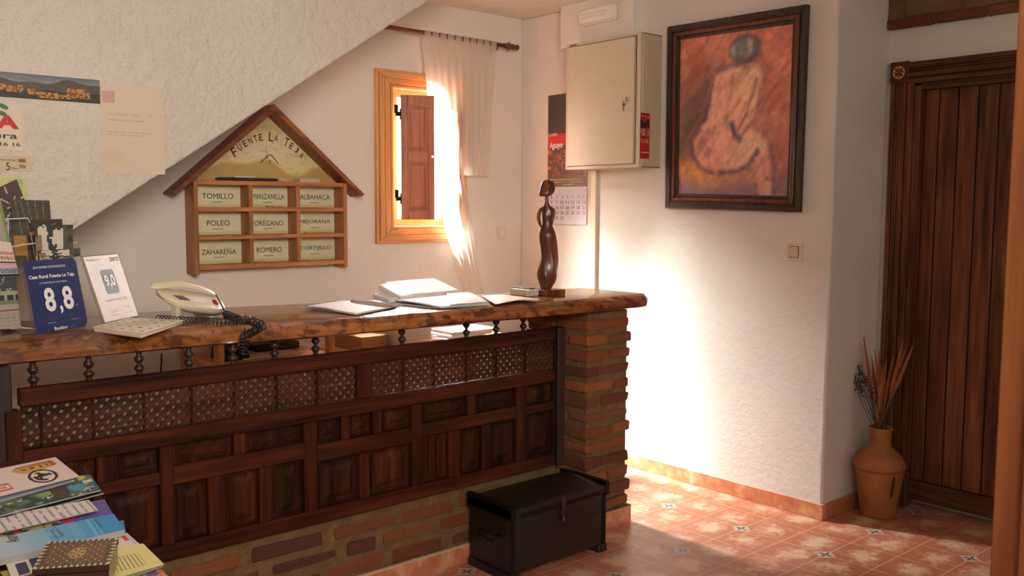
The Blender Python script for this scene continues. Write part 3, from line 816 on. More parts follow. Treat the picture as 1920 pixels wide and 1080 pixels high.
# trim the picture to the gable triangle
bm = bmesh.new(); bm.from_mesh(o.data)
for s_, tip in ((-1, (1.628, 1.505)), (1, (2.650, 1.510))):
    d_ = Vector((tip[0]-ap[0], 0, tip[1]-ap[1])).normalized(); n_ = Vector((-d_.z, 0, d_.x)) if s_ > 0 else Vector((d_.z, 0, -d_.x))
    p_ = Vector((ap[0], YB, ap[1]))-n_*.012
    bmesh.ops.bisect_plane(bm, geom=bm.verts[:]+bm.edges[:]+bm.faces[:], plane_co=p_-t.location, plane_no=n_, clear_outer=True)
bm.to_mesh(o.data); bm.free()
def plaque(U, V):
    A = np.ones(U.shape+(3,))*C(240, 236, 206); A = mixa(A, C(212, 208, 150), vnoise(U, V, 5, 4, int(U.size) % 9)*.8)
    A = mixa(A, C(190, 176, 110), np.clip((V-.78)*3, 0, .5)); return A
names = [['TOMILLO', 'MANZANILLA', 'ALBAHACA'], ['POLEO', 'ORÉGANO', 'MEJORANA'], ['ZAHAREÑA', 'ROMERO', 'CORTIJILLO']]
cells = [(L1, 2.008), (2.029, 2.262), (2.283, R0)]
rows = [(1.441, 1.546), (1.308, 1.420), (1.168, 1.287)]
BX = Mat((0, 0, 0), (1, 0, 0), (0, 0, 1))
for r_ in range(3):
    for c_ in range(3):
        a, b = cells[c_]; z0, z1 = rows[r_]
        o = card('name_plaque', [(a, YB-.010, z1), (b, YB-.010, z1), (b, YB-.010, z0), (a, YB-.010, z0)], plaque, 16, 8, .004, 'vcol', t)
        m = MB(); nm = names[r_][c_]; cx_ = a+(b-a)*.52+.006; cz_ = z0+(z1-z0)*.50
        wd = min(.175, .021*len(nm)+.01)
        addtxt(m, nm, wd, .026 if nm not in ('ORÉGANO', 'ZAHAREÑA') else .032, Mat((cx_, YB-.011, cz_), (1, 0, 0), (0, 0, 1)), bold=0)
        # little flourishes
        m.tube([(cx_-.03, YB-.0115, cz_-.026), (cx_-.012, YB-.0115, cz_-.031), (cx_+.004, YB-.0115, cz_-.027), (cx_+.022, YB-.0115, cz_-.030)], .0011, 4)
        m.tube([(a+.012, YB-.0115, z1-.022), (a+.022, YB-.0115, z1-.034), (a+.020, YB-.0115, z1-.020)], .001, 4)
        m.build('lettering', 'ink', o, fix=False)
gp = [o for o in t.children if o.name.startswith('gable')][0]
m = MB(); word = 'FUENTE LA TEJA'; n = len(word)
for i, ch in enumerate(word):
    if ch == ' ': continue
    s_ = i/(n-1); x = 1.982+(2.345-1.982)*s_; z = 1.705+.085*math.sin(PI*s_)**.8
    an = math.cos(PI*s_)*.55; big = ch in 'FLT' and i in (0, 7, 10)
    B = Mat((x, YB-.011, z+(.002 if big else 0)), (math.cos(an), 0, math.sin(an)), (-math.sin(an), 0, math.cos(an)))
    addtxt(m, ch, .025 if big else .020, .046 if big else .033, B, bold=.012)
m.build('lettering', 'inkred', gp, fix=False)
m = MB(); y = YB-.0115
for pts in ([(2.118, 1.662), (2.166, 1.702)], [(2.172, 1.704), (2.214, 1.660)]): m.tube([(a, y, b) for a, b in pts], .0022, 5)
for cx_, cz_, w_ in ((2.150, 1.690, .005), (2.168, 1.668, .005)): m.tube([(cx_-w_, y, cz_-.012), (cx_-w_, y, cz_+.002), (cx_, y, cz_+.008), (cx_+w_, y, cz_+.002), (cx_+w_, y, cz_-.012)], .0012, 4)
m.tube([(2.150, y, 1.690), (2.150, y, 1.74)], .0008, 4)
m.build('house_emblem', 'ink', gp, fix=False)
# things lying in the rack
yy = RF+.03
def flat(name, label, cat, c, sx, sy, sz, mat, rot=0, group=None, tilt=0):
    m = MB(); m.M = Matrix.Translation(c) @ Matrix.Rotation(rot, 4, 'Z') @ Matrix.Rotation(tilt, 4, 'Y'); m.box((-sx/2, -sy/2, 0), (sx/2, sy/2, sz))
    return tag(m.build(name, mat, None, bev=min(.002, sz*.25)), label, cat, group)
flat('notebook', 'thin black notebook lying on top of the key rack shelf', 'notebook', (2.02, yy+.015, 1.5685), .29, .07, .014, 'black', -.02)
flat('paper_slip', 'white folded slip lying on the black notebook in the rack gable', 'paper', (2.00, yy+.02, 1.583), .11, .05, .006, 'paper', .1)
flat('paper_slip', 'crumpled pale slip beside the black notebook in the rack gable', 'paper', (2.195, yy+.01, 1.568), .05, .04, .016, 'pinkpaper', .3)
for i in range(3):
    flat('card_bundle', ('bottom', 'middle', 'top')[i]+' cream card of the small stack at the right of the rack gable', 'card', (2.345, yy+.01, 1.5675+i*.0062), .115, .055, .005, 'cream', .02*i)
def key(loc, label, rot):
    t = thing('door_key', label, 'key', loc, 'keys in the rack'); x, y, z = loc; z += .002
    R_ = Matrix.Translation((x, y, z)) @ Matrix.Rotation(rot, 4, 'Z')
    m = MB(); m.M = R_; m.tube([(.012*math.cos(a*PI/5), .012*math.sin(a*PI/5), .0) for a in range(11)], .0022, 6); m.build('bow', 'metal', t, smooth=True)
    m = MB(); m.M = R_; m.tube([(.012, 0, 0), (.055, 0, 0)], .002, 6).box((.043, 0, -.001), (.053, .010, .001)); m.build('shank', 'metal', t)
    m = MB(); m.M = R_; m.tube([(-.012, 0, 0), (-.02, .006, .004), (-.032, .002, 0)], .0012, 5).box((-.075, -.012, -.002), (-.032, .012, .004)); m.build('key_fob', 'rackwood', t, bev=.001)
key((2.17, yy+.01, 1.441), 'key with wooden fob in the MANZANILLA pigeonhole', .5)
key((2.40, yy+.01, 1.308), 'key with wooden fob in the MEJORANA pigeonhole', .1)
key((2.12, yy+.01, 1.168), 'key with wooden fob in the ROMERO pigeonhole', .2)
key((2.36, yy+.02, 1.168), 'key with wooden fob in the CORTIJILLO pigeonhole', -.2)

# ------------------------------------------------------------------ right wall: chase, lamp, cabinet, calendar, painting, switch
struct(MB().box((3.765, 3.345, 2.347), (XR, 3.893, ZC)).build('trim_1', 'stucco2', bev=.006, seg=2))
t = thing('emergency_light', 'white emergency light on the boxed duct above the steel cabinet', 'lamp', (3.765, 3.63, 2.45))
EX = 3.765
a0, a1 = P(1085, 36, 0, 3.74), P(1156, 27, 0, 3.74); ez = 2.492
def rrect(mb, x, y0, y1, z0, z1, r, n=6):
    R = []
    for cy_, cz_, s0 in ((y1-r, z1-r, 0), (y0+r, z1-r, 1), (y0+r, z0+r, 2), (y1-r, z0+r, 3)):
        for k in range(n+1):
            a = (s0+k/n)*PI/2; R.append(Vector((x, cy_+r*math.cos(a), cz_+r*math.sin(a))))
    return R
ey0, ey1 = a1.y, a0.y
m = MB().rings([rrect(None, EX-.0, ey0, ey1, ez-.046, ez+.046, .02), rrect(None, EX-.018, ey0, ey1, ez-.046, ez+.046, .02)]); m.build('base', 'cream', t)
m = MB().rings([rrect(None, EX-.018, ey0+.006, ey1-.006, ez-.040, ez+.040, .018), rrect(None, EX-.036, ey0+.010, ey1-.010, ez-.036, ez+.036, .018), rrect(None, EX-.042, ey0+.02, ey1-.02, ez-.028, ez+.028, .014)]); m.build('cover', 'white', t, bev=.002)
m = MB().rings([rrect(None, EX-.042, ey0+.06, ey1-.04, ez-.016, ez+.012, .006), rrect(None, EX-.046, ey0+.064, ey1-.044, ez-.012, ez+.008, .005)]); m.build('diffuser', 'paper', t)

t = thing('steel_cabinet', 'cream steel key cabinet with a locked door on the right wall', 'cabinet', (XR, 3.49, 1.652))
KX = 3.692; ky0, ky1, kz0, kz1 = 3.221, 3.765, 1.655, 2.345
m = MB().box((KX+.02, ky0, kz0), (XR, ky0+.006, kz1)).box((KX+.02, ky1-.006, kz0), (XR, ky1, kz1)).box((KX+.02, ky0, kz0), (XR, ky1, kz0+.006)).box((KX+.02, ky0, kz1-.006), (XR, ky1, kz1))
m.box((KX, ky0, kz0), (KX+.02, ky0+.026, kz1)).box((KX, ky1-.016, kz0), (KX+.02, ky1, kz1)).box((KX, ky0+.026, kz0), (KX+.02, ky1-.016, kz0+.018)).box((KX, ky0+.026, kz1-.014), (KX+.02, ky1-.016, kz1))
m.build('body', 'creamside', t, bev=.0015)
MB().box((KX+.021, ky0+.006, kz0+.006), (KX+.025, ky1-.006, kz1-.006)).build('interior', 'black', t)
MB().box((KX-.004, ky0+.040, kz0+.020), (KX+.016, ky1-.018, kz1-.017)).build('cabinet_door', 'creamd', t, bev=.003, seg=2)
kd = [o for o in t.children if o.name.startswith('cabinet_door')][0]
kp = P(1175, 186, 0, KX-.004)
m = MB(); m.M = Mat(kp, (0, -1, 0), (0, 0, 1)); m.lathe([(.011, 0), (.012, .003), (.009, .006), (.002, .0065)], (0, 0, 0), 18); m.box((-.018, -.003, .004), (.018, .003, .008)); m.box((-.019, -.009, .004), (-.009, .009, .010))
m.build('lock', 'metal', kd, bev=.0005)
m = MB(); m.M = Mat(kp, (0, -1, 0), (0, 0, 1)); m.tube([(-.012, -.004, .010), (-.014, -.020, .012), (-.012, -.024, .012)], .0012, 6).lathe([(.009, .008), (.009, .011)], (-.012, -.028, 0), 14).box((-.0145, -.062, .008), (-.0095, -.034, .011))
m.build('key', plain('brass key', (.16, .10, .04), .35, .9), kd)
MB().box((KX-.0008, ky1-.08, kz1-.012), (KX, ky1-.03, kz1-.004)).build('maker_label', 'grey', t)
def stick(U, V):
    A = np.ones(U.shape+(3,))*C(176, 36, 36)
    A = mixa(A, C(40, 30, 30), rect(U, V, .0, 1, .16, .33)*(vnoise(U, V, 5, 16, 1) > .4)*.9)
    A = mixa(A, C(190, 150, 140), rect(U, V, .05, .95, .36, .50)*(vnoise(U, V, 6, 20, 2) > .45)*.9)
    A = mixa(A, C(210, 140, 90), rect(U, V, .1, .9, .55, .68)*(vnoise(U, V, 6, 20, 4) > .5)*.9)
    A = mixa(A, C(220, 190, 180), rect(U, V, .1, .9, .05, .10)*(vnoise(U, V, 12, 30, 3) > .5))
    A = mixa(A, C(210, 160, 150), rect(U, V, .15, .95, .84, .87)); return A
card('sticker', [(3.697, ky0-.0008, 1.936), (3.772, ky0-.0008, 1.936), (3.772, ky0-.0008, 1.700), (3.697, ky0-.0008, 1.700)], stick, 16, 40, .0006, 'vcol', t)
tag(MB().box((XR-.020, 3.672, .9), (XR, 3.712, 1.655)).build('cable_duct', 'cream', bev=.002), 'slim white cable duct on the wall below the steel cabinet', 'cable duct')

# calendar
t = thing('wall_calendar', 'coffee calendar with red brand patch, hanging half behind the steel cabinet', 'calendar', (XR, 3.93, 1.34))
CX = XR-.004
def calp(U, V):
    A = np.ones(U.shape+(3,))*C(36, 26, 20)
    n = vnoise(U, V, 40, 70, 4, 2)
    bean = (V > .42)
    A = mixa(A, mixa(np.ones(U.shape+(3,))*C(58, 30, 20), C(150, 84, 60), np.clip((n-.45)*4, 0, 1)), bean*1.)
    A = mixa(A, C(190, 120, 60), np.clip(1-np.hypot((U-.02)/.12, (V-.62)/.03), 0, 1)*1.5+np.clip(1-np.hypot((U-.03)/.10, (V-.79)/.02), 0, 1)*1.5)
    A = mixa(A, C(90, 66, 40), np.clip((V-.88)/.02, 0, 1)*.9)
    wav = .04*np.sin(U*9)
    A = mixa(A, C(206, 44, 48), ((V > .43) & (V < .56+wav*.5) & (U < .8))*1.)
    A = mixa(A, C(40, 60, 40), (np.hypot((U-.3)/.4, V/.05) < 1)*.5); return A
yl = 4.086
cp = card('picture_sheet', [(CX, yl, 2.108), (CX, 3.755, 2.108), (CX, 3.755, 1.566), (CX, yl, 1.566)], calp, 40, 66, .003, 'vcol', t)
m = MB(); Bm = lambda y, z: Mat((CX-.0006, y, z), (0, -1, 0), (0, 0, 1))
addtxt(m, 'CAFES', .070, .017, Bm(4.043, 1.875), bold=.01); addtxt(m, 'Aguayo', .115, .050, Bm(4.015, 1.808), shear=.2, bold=.03)
addtxt(m, 'Polígono industrial de la sierra, nave 5 y 6', .27, .010, Bm(3.93, 1.608), bold=.02); addtxt(m, 'Teléfono y fax  ·  Cafés tostados', .24, .008, Bm(3.91, 1.594), bold=.01); addtxt(m, 'www.cafes.com', .09, .008, Bm(3.91, 1.580), bold=.01)
m.build('lettering', 'white', cp, fix=False)
dp = MB().box((CX-.002, 3.757, 1.345), (CX, 4.075, 1.566)).build('date_pad', plain('cool white paper', s8(214, 214, 226), .7), t)
m = MB(); mr = MB()
addtxt(m, 'MAYO', .035, .012, Bm(3.925, 1.549)); addtxt(m, '2017', .03, .009, Bm(3.925, 1.533))
for d_ in range(1, 32):
    q = d_-1; c_, r_ = q % 7, q//7
    addtxt(mr if c_ == 6 else m, str(d_), .026 if d_ > 9 else .010, .020, Bm(4.048-c_*.045, 1.506-r_*.031).copy() @ Matrix.Translation((0, 0, .0018)), bold=.01)
m.build('dates', plain('calendar ink', s8(96, 96, 112), .7), dp, fix=False); mr.build('sunday_dates', plain('calendar red', s8(206, 140, 150), .7), dp, fix=False)

# painting
t = thing('framed_painting', 'large framed oil painting of a seated figure seen from behind', 'painting', (XR, 2.76, 1.43))
qTL, qTR, qBR, qBL = (3.166, 2.380), (2.358, 2.368), (2.366, 1.428), (3.160, 1.445)
def fq(o_, x): 
    cy_, cz_ = 2.7625, 1.905
    return [Vector((x, y+(o_ if y < cy_ else -o_), z+(o_ if z < cz_ else -o_))) for y, z in (qTL, qTR, qBR, qBL)]
def frame_ring(mb, o0, o1, xf, xb):
    a, b, c, e = fq(o0, xf), fq(o1, xf), fq(o0, xb), fq(o1, xb)
    for i in range(4):
        j = (i+1) % 4; mb.add([a[i], a[j], b[j], b[i], c[i], c[j], e[j], e[i]], [(0, 1, 2, 3), (4, 7, 6, 5), (0, 4, 5, 1), (3, 2, 6, 7), (1, 5, 6, 2), (0, 3, 7, 4)])
m = MB(); frame_ring(m, 0, .030, XR-.030, XR-.001); frame_ring(m, .030, .036, XR-.036, XR-.001); frame_ring(m, .058, .075, XR-.022, XR-.001); m.build('outer_moulding', 'frame', t, bev=.003, seg=2)
m = MB(); frame_ring(m, .036, .058, XR-.030, XR-.001); m.build('red_moulding', 'framered', t, bev=.004, seg=2)
def nude(U, V):
    # brushwork
    st = vnoise((U+V)*.5, (U-V)*.5+.5, 40, 14, 11)-.5; n1 = vnoise(U, V, 5, 6, 12)-.5; n2 = vnoise(U, V, 26, 34, 13)-.5
    U = U+n2*.018; V = V+n2*.014+n1*.012
    A = np.ones(U.shape+(3,))*C(190, 116, 94); A = mixa(A, C(208, 146, 112), np.clip(vnoise(U, V, 4, 5, 21)*1.6-.4, 0, 1)); A = mixa(A, C(170, 88, 78), np.clip(vnoise(U, V, 5, 6, 22)*2.2-1.1, 0, .6))
    # shade at the left
    A = mixa(A, C(84, 66, 78), polysoft(U, V, [(.30, .22), (.34, .40), (.24, .56), (.14, .64), (.02, .72), (.02, .50), (.10, .36)], .16)*.85)
    A = mixa(A, C(92, 94, 70), polysoft(U, V, [(.02, .45), (.14, .52), (.10, .66), (.0, .74)], .10)*.6)
    A = mixa(A, C(132, 84, 92), polysoft(U, V, [(.78, .55), (.95, .6), (.95, .95), (.82, .95)], .2)*.5)
    # cushion and ground
    A = mixa(A, C(112, 92, 112), polysoft(U, V, [(-.05, .88), (1.05, .88), (1.05, 1.05), (-.05, 1.05)], .05)*.8)
    A = mixa(A, C(206, 146, 78), polysoft(U, V, [(.0, .82), (.25, .80), (.68, .82), (.70, .89), (.3, .93), (.05, .90)], .06)*.9)
    # body
    sk, li, dk = C(208, 156, 130), C(230, 190, 150), C(134, 86, 94)
    body = [(.34, .25), (.42, .215), (.56, .205), (.70, .215), (.75, .26), (.75, .36), (.71, .50), (.66, .60), (.72, .62), (.80, .66), (.83, .74), (.86, .90), (.86, 1.0), (.75, 1.0), (.72, .82), (.62, .83), (.46, .86), (.30, .84), (.17, .78), (.13, .70), (.18, .60), (.25, .52), (.28, .42), (.30, .33)]
    b = polysoft(U, V, body, .022); A = mixa(A, dk, polysoft(U, V, body, .07)*.8); A = mixa(A, sk, b)
    A = mixa(A, li, polysoft(U, V, [(.56, .24), (.70, .24), (.73, .32), (.66, .40), (.55, .34)], .09)*b*.9)
    A = mixa(A, C(216, 160, 128), polysoft(U, V, [(.36, .50), (.46, .50), (.56, .68), (.50, .74), (.34, .70)], .08)*b*.8)
    A = mixa(A, C(206, 126, 112), polysoft(U, V, [(.18, .64), (.30, .60), (.44, .74), (.40, .83), (.24, .80)], .08)*b*.7)
    A = mixa(A, li, polysoft(U, V, [(.66, .61), (.76, .62), (.80, .70), (.70, .72), (.58, .69)], .06)*b*.9)
    A = mixa(A, C(196, 130, 118), polysoft(U, V, [(.73, .74), (.83, .76), (.85, .98), (.76, .98)], .05)*b*.6)
    for pts, wd, cc, al in (([(.50, .27), (.47, .42), (.44, .52), (.47, .64)], .030, C(166, 108, 98), .55), ([(.70, .30), (.66, .42), (.62, .52), (.55, .60)], .016, C(140, 80, 88), .7),
                            ([(.74, .36), (.72, .48), (.68, .56), (.60, .62)], .020, C(150, 88, 92), .65), ([(.50, .57), (.53, .63), (.58, .66)], .034, C(74, 58, 92), .95), ([(.36, .50), (.33, .60), (.34, .72)], .022, C(178, 112, 100), .5),
                            ([(.40, .86), (.55, .855), (.66, .81), (.73, .73)], .026, C(84, 60, 84), .85), ([(.12, .66), (.14, .75), (.22, .83), (.34, .86)], .022, C(92, 66, 90), .7), ([(.31, .32), (.28, .44), (.25, .52), (.17, .61)], .026, C(86, 62, 80), .8),
                            ([(.84, .70), (.88, .84), (.88, .96)], .024, C(110, 72, 92), .6), ([(.36, .23), (.48, .20), (.56, .21)], .022, C(110, 80, 96), .6), ([(.24, .66), (.30, .72), (.30, .80)], .020, C(170, 110, 116), .5)):
        dm = np.full(U.shape, 9.)
        for (x0_, y0_), (x1_, y1_) in zip(pts[:-1], pts[1:]):
            dx, dy = x1_-x0_, y1_-y0_; q = np.clip(((U-x0_)*dx+(V-y0_)*dy)/(dx*dx+dy*dy), 0, 1); dm = np.minimum(dm, np.hypot(U-x0_-q*dx, V-y0_-q*dy))
        A = mixa(A, cc, np.clip(1-dm/wd/1.3, 0, 1)**1.3*al*np.clip(.5+vnoise(U, V, 18, 22, 31), 0, 1.2))
    # head: grey hair with bun
    e = lambda cx_, cy_, rx, ry, s_: np.clip((1-np.hypot((U-cx_)/rx, (V-cy_)/ry))/s_, 0, 1)
    A = mixa(A, C(196, 140, 118), e(.60, .19, .07, .05, .3))
    A = mixa(A, C(96, 84, 96), e(.60, .115, .155, .105, .22)*.95); A = mixa(A, C(128, 130, 128), e(.60, .105, .11, .075, .5)*.9)
    A = mixa(A, C(168, 160, 142), e(.64, .10, .035, .06, .7)*.9); A = mixa(A, C(110, 116, 118), e(.50, .125, .06, .055, .4)*.9); A = mixa(A, C(150, 154, 150), e(.50, .12, .03, .035, .6)*.8); A = mixa(A, C(146, 70, 88), e(.66, .045, .06, .018, .6)*.7)
    A = A*(1+st[..., None]*.42+n2[..., None]*.22)*1.13
    return A
ci = fq(.072, XR-.012)
pt_ = card('canvas', ci, nude, 170, 210, .004, 'paint', t)
m = MB(); sp = ci[2]+Vector((-.0006, .10, .085))
addtxt(m, 'Niki', .055, .024, Mat(sp, (0, -1, 0), (0, 0, 1)), shear=.4, bold=-.005); m.build('signature', 'ink', pt_, fix=False)

# light switch
a_, b_ = P(1478, 455, 0, XR), P(1506, 490, 0, XR)
t = thing('light_switch', 'cream square light switch with dark outline on the right wall', 'switch', (XR, (a_.y+b_.y)/2, b_.z))
MB().box((XR-.008, b_.y, b_.z), (XR, a_.y, a_.z)).build('plate', 'cream', t, bev=.003, seg=2)
cy_, cz_ = (a_.y+b_.y)/2+.004, (a_.z+b_.z)/2
MB().box((XR-.0088, cy_-.025, cz_-.027), (XR-.0075, cy_+.025, cz_+.027)).build('gap', 'black', t)
MB().box((XR-.013, cy_-.0225, cz_-.0245), (XR-.008, cy_+.0225, cz_+.0245)).build('rocker', plain('pink white rocker', s8(226, 204, 186), .35), t, bev=.002)
ZS = 1.0525
# ------------------------------------------------------------------ award signs
def sign(name, label, BL, BR, TL, TR, face, txts, rnd, paint=None):
    BL, BR, TL, TR = map(Vector, (BL, BR, TL, TR))
    e = (BR-BL); W = e.length; ex = e.normalized(); up = (TL-BL); up = (up-ex*up.dot(ex)); H = up.length
    B = Mat(BL, ex, up); t = thing(name, label, 'sign', BL+ex*W/2, 'award signs on the counter')
    def rr(x0, y0, x1, y1, r, z, n=6):
        R = []
        for cx_, cy_, s0, on in ((x1-r, y1-r, 0, 1), (x0+r, y1-r, 1, 1), (x0+r, y0+r, 2, 0), (x1-r, y0+r, 3, 1)):
            for k in range(n+1):
                a = (s0+k/n)*PI/2; q = r if (on or not rnd) else .002
                R.append(Vector((cx_+(r-q)*(-1 if s0 == 2 else 1)*(1 if s0 == 2 else 0)+q*math.cos(a), cy_+(r-q)*(-1 if s0 == 2 else 0)+q*math.sin(a), z)))
        return R
    r = .022 if rnd else .002
    m = MB(); m.M = B; m.rings([rr(0, 0, W, H, r, -.003), rr(0, 0, W, H, r, 0)])
    m.box((W*.1, 0, -.003), (W*.9, .003, -.060), M=Matrix.Rotation(-.2, 4, 'X')); m.build('acrylic_stand', 'acrylic', t)
    i_ = .008 if rnd else .012
    m = MB(); m.M = B; m.rings([rr(i_, .006, W-.004, H-.005, r, .0004), rr(i_, .006, W-.004, H-.005, r, .0014)]); f = m.build('printed_face', face, t)
    groups = {}
    for s_, cx_, cy_, w_, h_, mt, bold in txts:
        m = groups.setdefault(mt, MB()); addtxt(m, s_, w_*W, h_*H, B @ Matrix.Translation((cx_*W, (1-cy_)*H, .0016)), bold=bold)
    for mt, m in groups.items(): m.build('lettering', mt, f, fix=False)
    return t, f, B, W, H
t, f, B, W, H = sign('award_sign', 'navy blue award sign reading 8,8, leaning at the left end of the counter', (0.746, 3.035, ZS), (0.936, 3.151, ZS), (0.735, 3.081, 1.283), (0.910, 3.188, 1.281), 'navy',
    [('2014 AWARD OF EXCELLENCE', .47, .115, .58, .030, 'white', .01), ('Casa Rural Fuente La Teja', .49, .245, .82, .062, 'white', .03), ('AS AWARDED BY OUR GUESTS', .49, .325, .50, .022, 'white', 0),
     ('8', .37, .55, .19, .32, 'white', .03), (',', .55, .70, .055, .11, 'white', .03), ('8', .70, .55, .19, .32, 'white', .03), ('/10', .84, .66, .045, .02, 'white', 0),
     ('Darren Huston', .33, .80, .24, .035, 'silver', -.02), ('Gillian Tans', .76, .78, .22, .035, 'silver', -.02), ('Chief Executive', .33, .855, .15, .014, 'white', 0), ('Managing Director', .76, .850, .15, .014, 'white', 0),
     ('Booking', .47, .945, .24, .058, 'white', .02), ('.com', .68, .943, .12, .038, plain('pale blue print', s8(56, 96, 168), .4), .02)], True)
t, f, B, W, H = sign('award_sign', 'white award sign reading 9,0 and 2012, leaning beside the blue one', (0.995, 3.199, ZS), (1.162, 3.343, ZS), (0.947, 3.255, 1.28), (1.115, 3.398, 1.276), plain('white sign card', s8(226, 210, 206), .4),
    [('Booking.com', .27, .075, .34, .045, 'grey', .01), ('2012', .82, .09, .25, .062, 'ink', .02), ('Casa Rural Fuente La Teja', .53, .685, .60, .045, 'ink', 0), ('Stef Noorden', .38, .84, .20, .04, 'silver', -.02), ('K. Vredeling', .74, .81, .20, .05, 'silver', -.02),
     ('Chief Executive Officer', .38, .90, .22, .014, 'silver', 0), ('Managing Director', .76, .90, .22, .014, 'silver', 0)], False)
m = MB(); m.M = B
def rq(a, b, c, e, r, z, n=5):
    R = []
    for cx_, cy_, s0 in ((b-r, e-r, 0), (a+r, e-r, 1), (a+r, c+r, 2), (b-r, c+r, 3)):
        for k in range(n+1):
            q = (s0+k/n)*PI/2; R.append(Vector((cx_+r*math.cos(q), cy_+r*math.sin(q), z)))
    return R
m.rings([rq(W*.35, W*.70, H*.41, H*.77, .012, .0014), rq(W*.35, W*.70, H*.41, H*.77, .012, .0022)]); m.build('score_box', 'grey', f)
m = MB(); addtxt(m, '9,0', .27*W, .20*H, B @ Matrix.Translation((W*.525, H*.59, .0024)), bold=.03); m.build('lettering', 'white', f, fix=False)
for o in t.children: pass

# icon booklet
q = [P(*c, 2, 1.068) for c in ((242, 596), (344, 600), (266, 625), (174, 613))]
def icons(U, V):
    A = np.ones(U.shape+(3,))*C(232, 224, 200)
    for i in range(5):
        for j in range(5):
            cu_, cv_ = .10+.2*i, .12+.19*j; cc = [(70, 74, 60), (110, 120, 70), (60, 70, 90), (150, 140, 90)][(i*3+j) % 4]
            A = mixa(A, C(*cc), ((abs(U-cu_) < .035) & (abs(V-cv_) < .028) & (vnoise(U, V, 40, 40, 2, 1) > .3))*.9)
    return A
bk = card('icon_booklet', q, icons, 50, 50, .0045, 'vcol', side=s8(222, 206, 180))
tag(bk, 'cream booklet with rows of tiny icons, lying open in front of the award signs', 'booklet')
qq = [P(*c, 2, 1.0635) for c in ((243, 598), (343, 602), (265, 628), (176, 616))]
m = MB(); m.add([v for v in qq]+[Vector((v.x, v.y, 1.0528)) for v in qq], [(0, 1, 2, 3), (7, 6, 5, 4), (0, 4, 5, 1), (1, 5, 6, 2), (2, 6, 7, 3), (3, 7, 4, 0)])
pg = m.build('page_block', plain('booklet pages', s8(226, 206, 182), .7), None, bev=.002)
pg.parent = bk; pg.location = pg.location-bk.location

# ------------------------------------------------------------------ telephone
pc = Vector((1.288, 3.172, 0)); ang = math.atan2(.074, .242)
t = thing('telephone', 'cream corded desk telephone beside the icon booklet', 'telephone', (pc.x, pc.y, ZS))
B0 = Matrix.Translation((pc.x, pc.y, ZS)) @ Matrix.Rotation(ang, 4, 'Z')
SH = Matrix.Identity(4); SH[2][1] = .42
B = B0 @ SH
ztop = lambda x: .076-.18*x-.3*x*x
R = []; R2 = []
for i in range(25):
    s_ = -1+2*i/24; x = s_*.128; hf = .078*(1-abs(s_)**2.6)**.62+.002; hb = .058*(1-abs(s_)**6)**.5+.004
    zt = ztop(x); th = .030*(1-abs(s_)**4)**.5+.003
    R.append([Vector((x, -hf, zt-.006)), Vector((x, -hf*.93, zt)), Vector((x, -hf*.5, zt+.003)), Vector((x, 0, zt+.004)), Vector((x, hb*.6, zt+.004)), Vector((x, hb, zt-.002)), Vector((x, hb, zt-.010))])
    R2.append([Vector((x, -hf*1.0, zt-.006)), Vector((x, hb, zt-.010)), Vector((x, hb*.85, zt-th)), Vector((x, -hf*.72, zt-th))])
m = MB(); m.M = B; m.rings(R); m.build('top_shell', 'cream', t, smooth=True)
m = MB(); m.M = B; m.rings(R2); m.build('base_shell', 'creamside', t, smooth=True)
m = MB(); m.M = B0; m.box((-.108, -.055, 0), (-.090, -.020, .058)); m.build('foot', 'creamside', t, bev=.004)
m = MB(); m.M = B0; m.box((.045, -.040, 0), (.085, .05, .024)); m.build('foot', 'creamside', t, bev=.003)
R = []
for i in range(21):
    s_ = -1+2*i/20; x = s_*.138; zc = ztop(x)+.007+.018*(1-s_*s_); th = .009+.005*abs(s_)**2; wd = .019+.004*abs(s_)**3
    e = (1-abs(s_)**5)**.5*.9+.1
    R.append([Vector((x, .040+wd*e*math.cos(a*PI/6), zc+th*e*math.sin(a*PI/6))) for a in range(12)])
m = MB(); m.M = B; m.rings(R); m.build('handset', 'cream', t, smooth=True)
def onph(x, y, dz=.0048): return (x, y, ztop(x)+dz)
m = MB(); m.M = B
c = [onph(-.082, -.036), onph(-.040, -.040), onph(-.046, -.008), onph(-.086, -.006)]; m.add(c+[(a, b, z-.003) for a, b, z in c], [(0, 1, 2, 3), (7, 6, 5, 4), (0, 4, 5, 1), (1, 5, 6, 2), (2, 6, 7, 3), (3, 7, 4, 0)]); m.build('display', plain('grey display', s8(96, 92, 100), .2), t)
for x, y, mt, w_ in ((.070, -.036, 'red', .011), (.082, -.018, 'navy', .009)):
    m = MB(); m.M = B @ Matrix.Translation(onph(x, y, .003)); m.lathe([(w_, 0), (w_, .002), (w_*.7, .004), (.001, .0042)], n=14); m.build('button', mt, t)
for i in range(4):
    for j in range(3):
        m = MB(); m.M = B; x = -.020+.019*i; y = -.045+.014*j+.002*i; z = ztop(x)+.003; m.box((x-.006, y-.0045, z), (x+.006, y+.0045, z+.003)); m.build('key_button', 'white', t, bev=.001)
def coil(mb, path, rad, turns, r, n=6):
    path = [Vector(p) for p in path]; L = [0]
    for a, b in zip(path[:-1], path[1:]): L.append(L[-1]+(b-a).length)
    def at(s_):
        d = s_*L[-1]
        for k in range(len(path)-1):
            if d <= L[k+1] or k == len(path)-2: return path[k].lerp(path[k+1], (d-L[k])/(L[k+1]-L[k])), (path[k+1]-path[k]).normalized()
    pts = []; N = int(turns*10)
    for i in range(N+1):
        p, tg = at(i/N); side = tg.cross(Vector((0, 0, 1))); side = side.normalized() if side.length > .05 else Vector((1, 0, 0)); up = side.cross(tg)
        a = 2*PI*i/10; pts.append(p+side*rad*math.cos(a)+up*rad*math.sin(a))
    mb.tube(pts, r, n)
m = MB()
end = B @ Vector((.135, .038, .012+ztop(.135)))
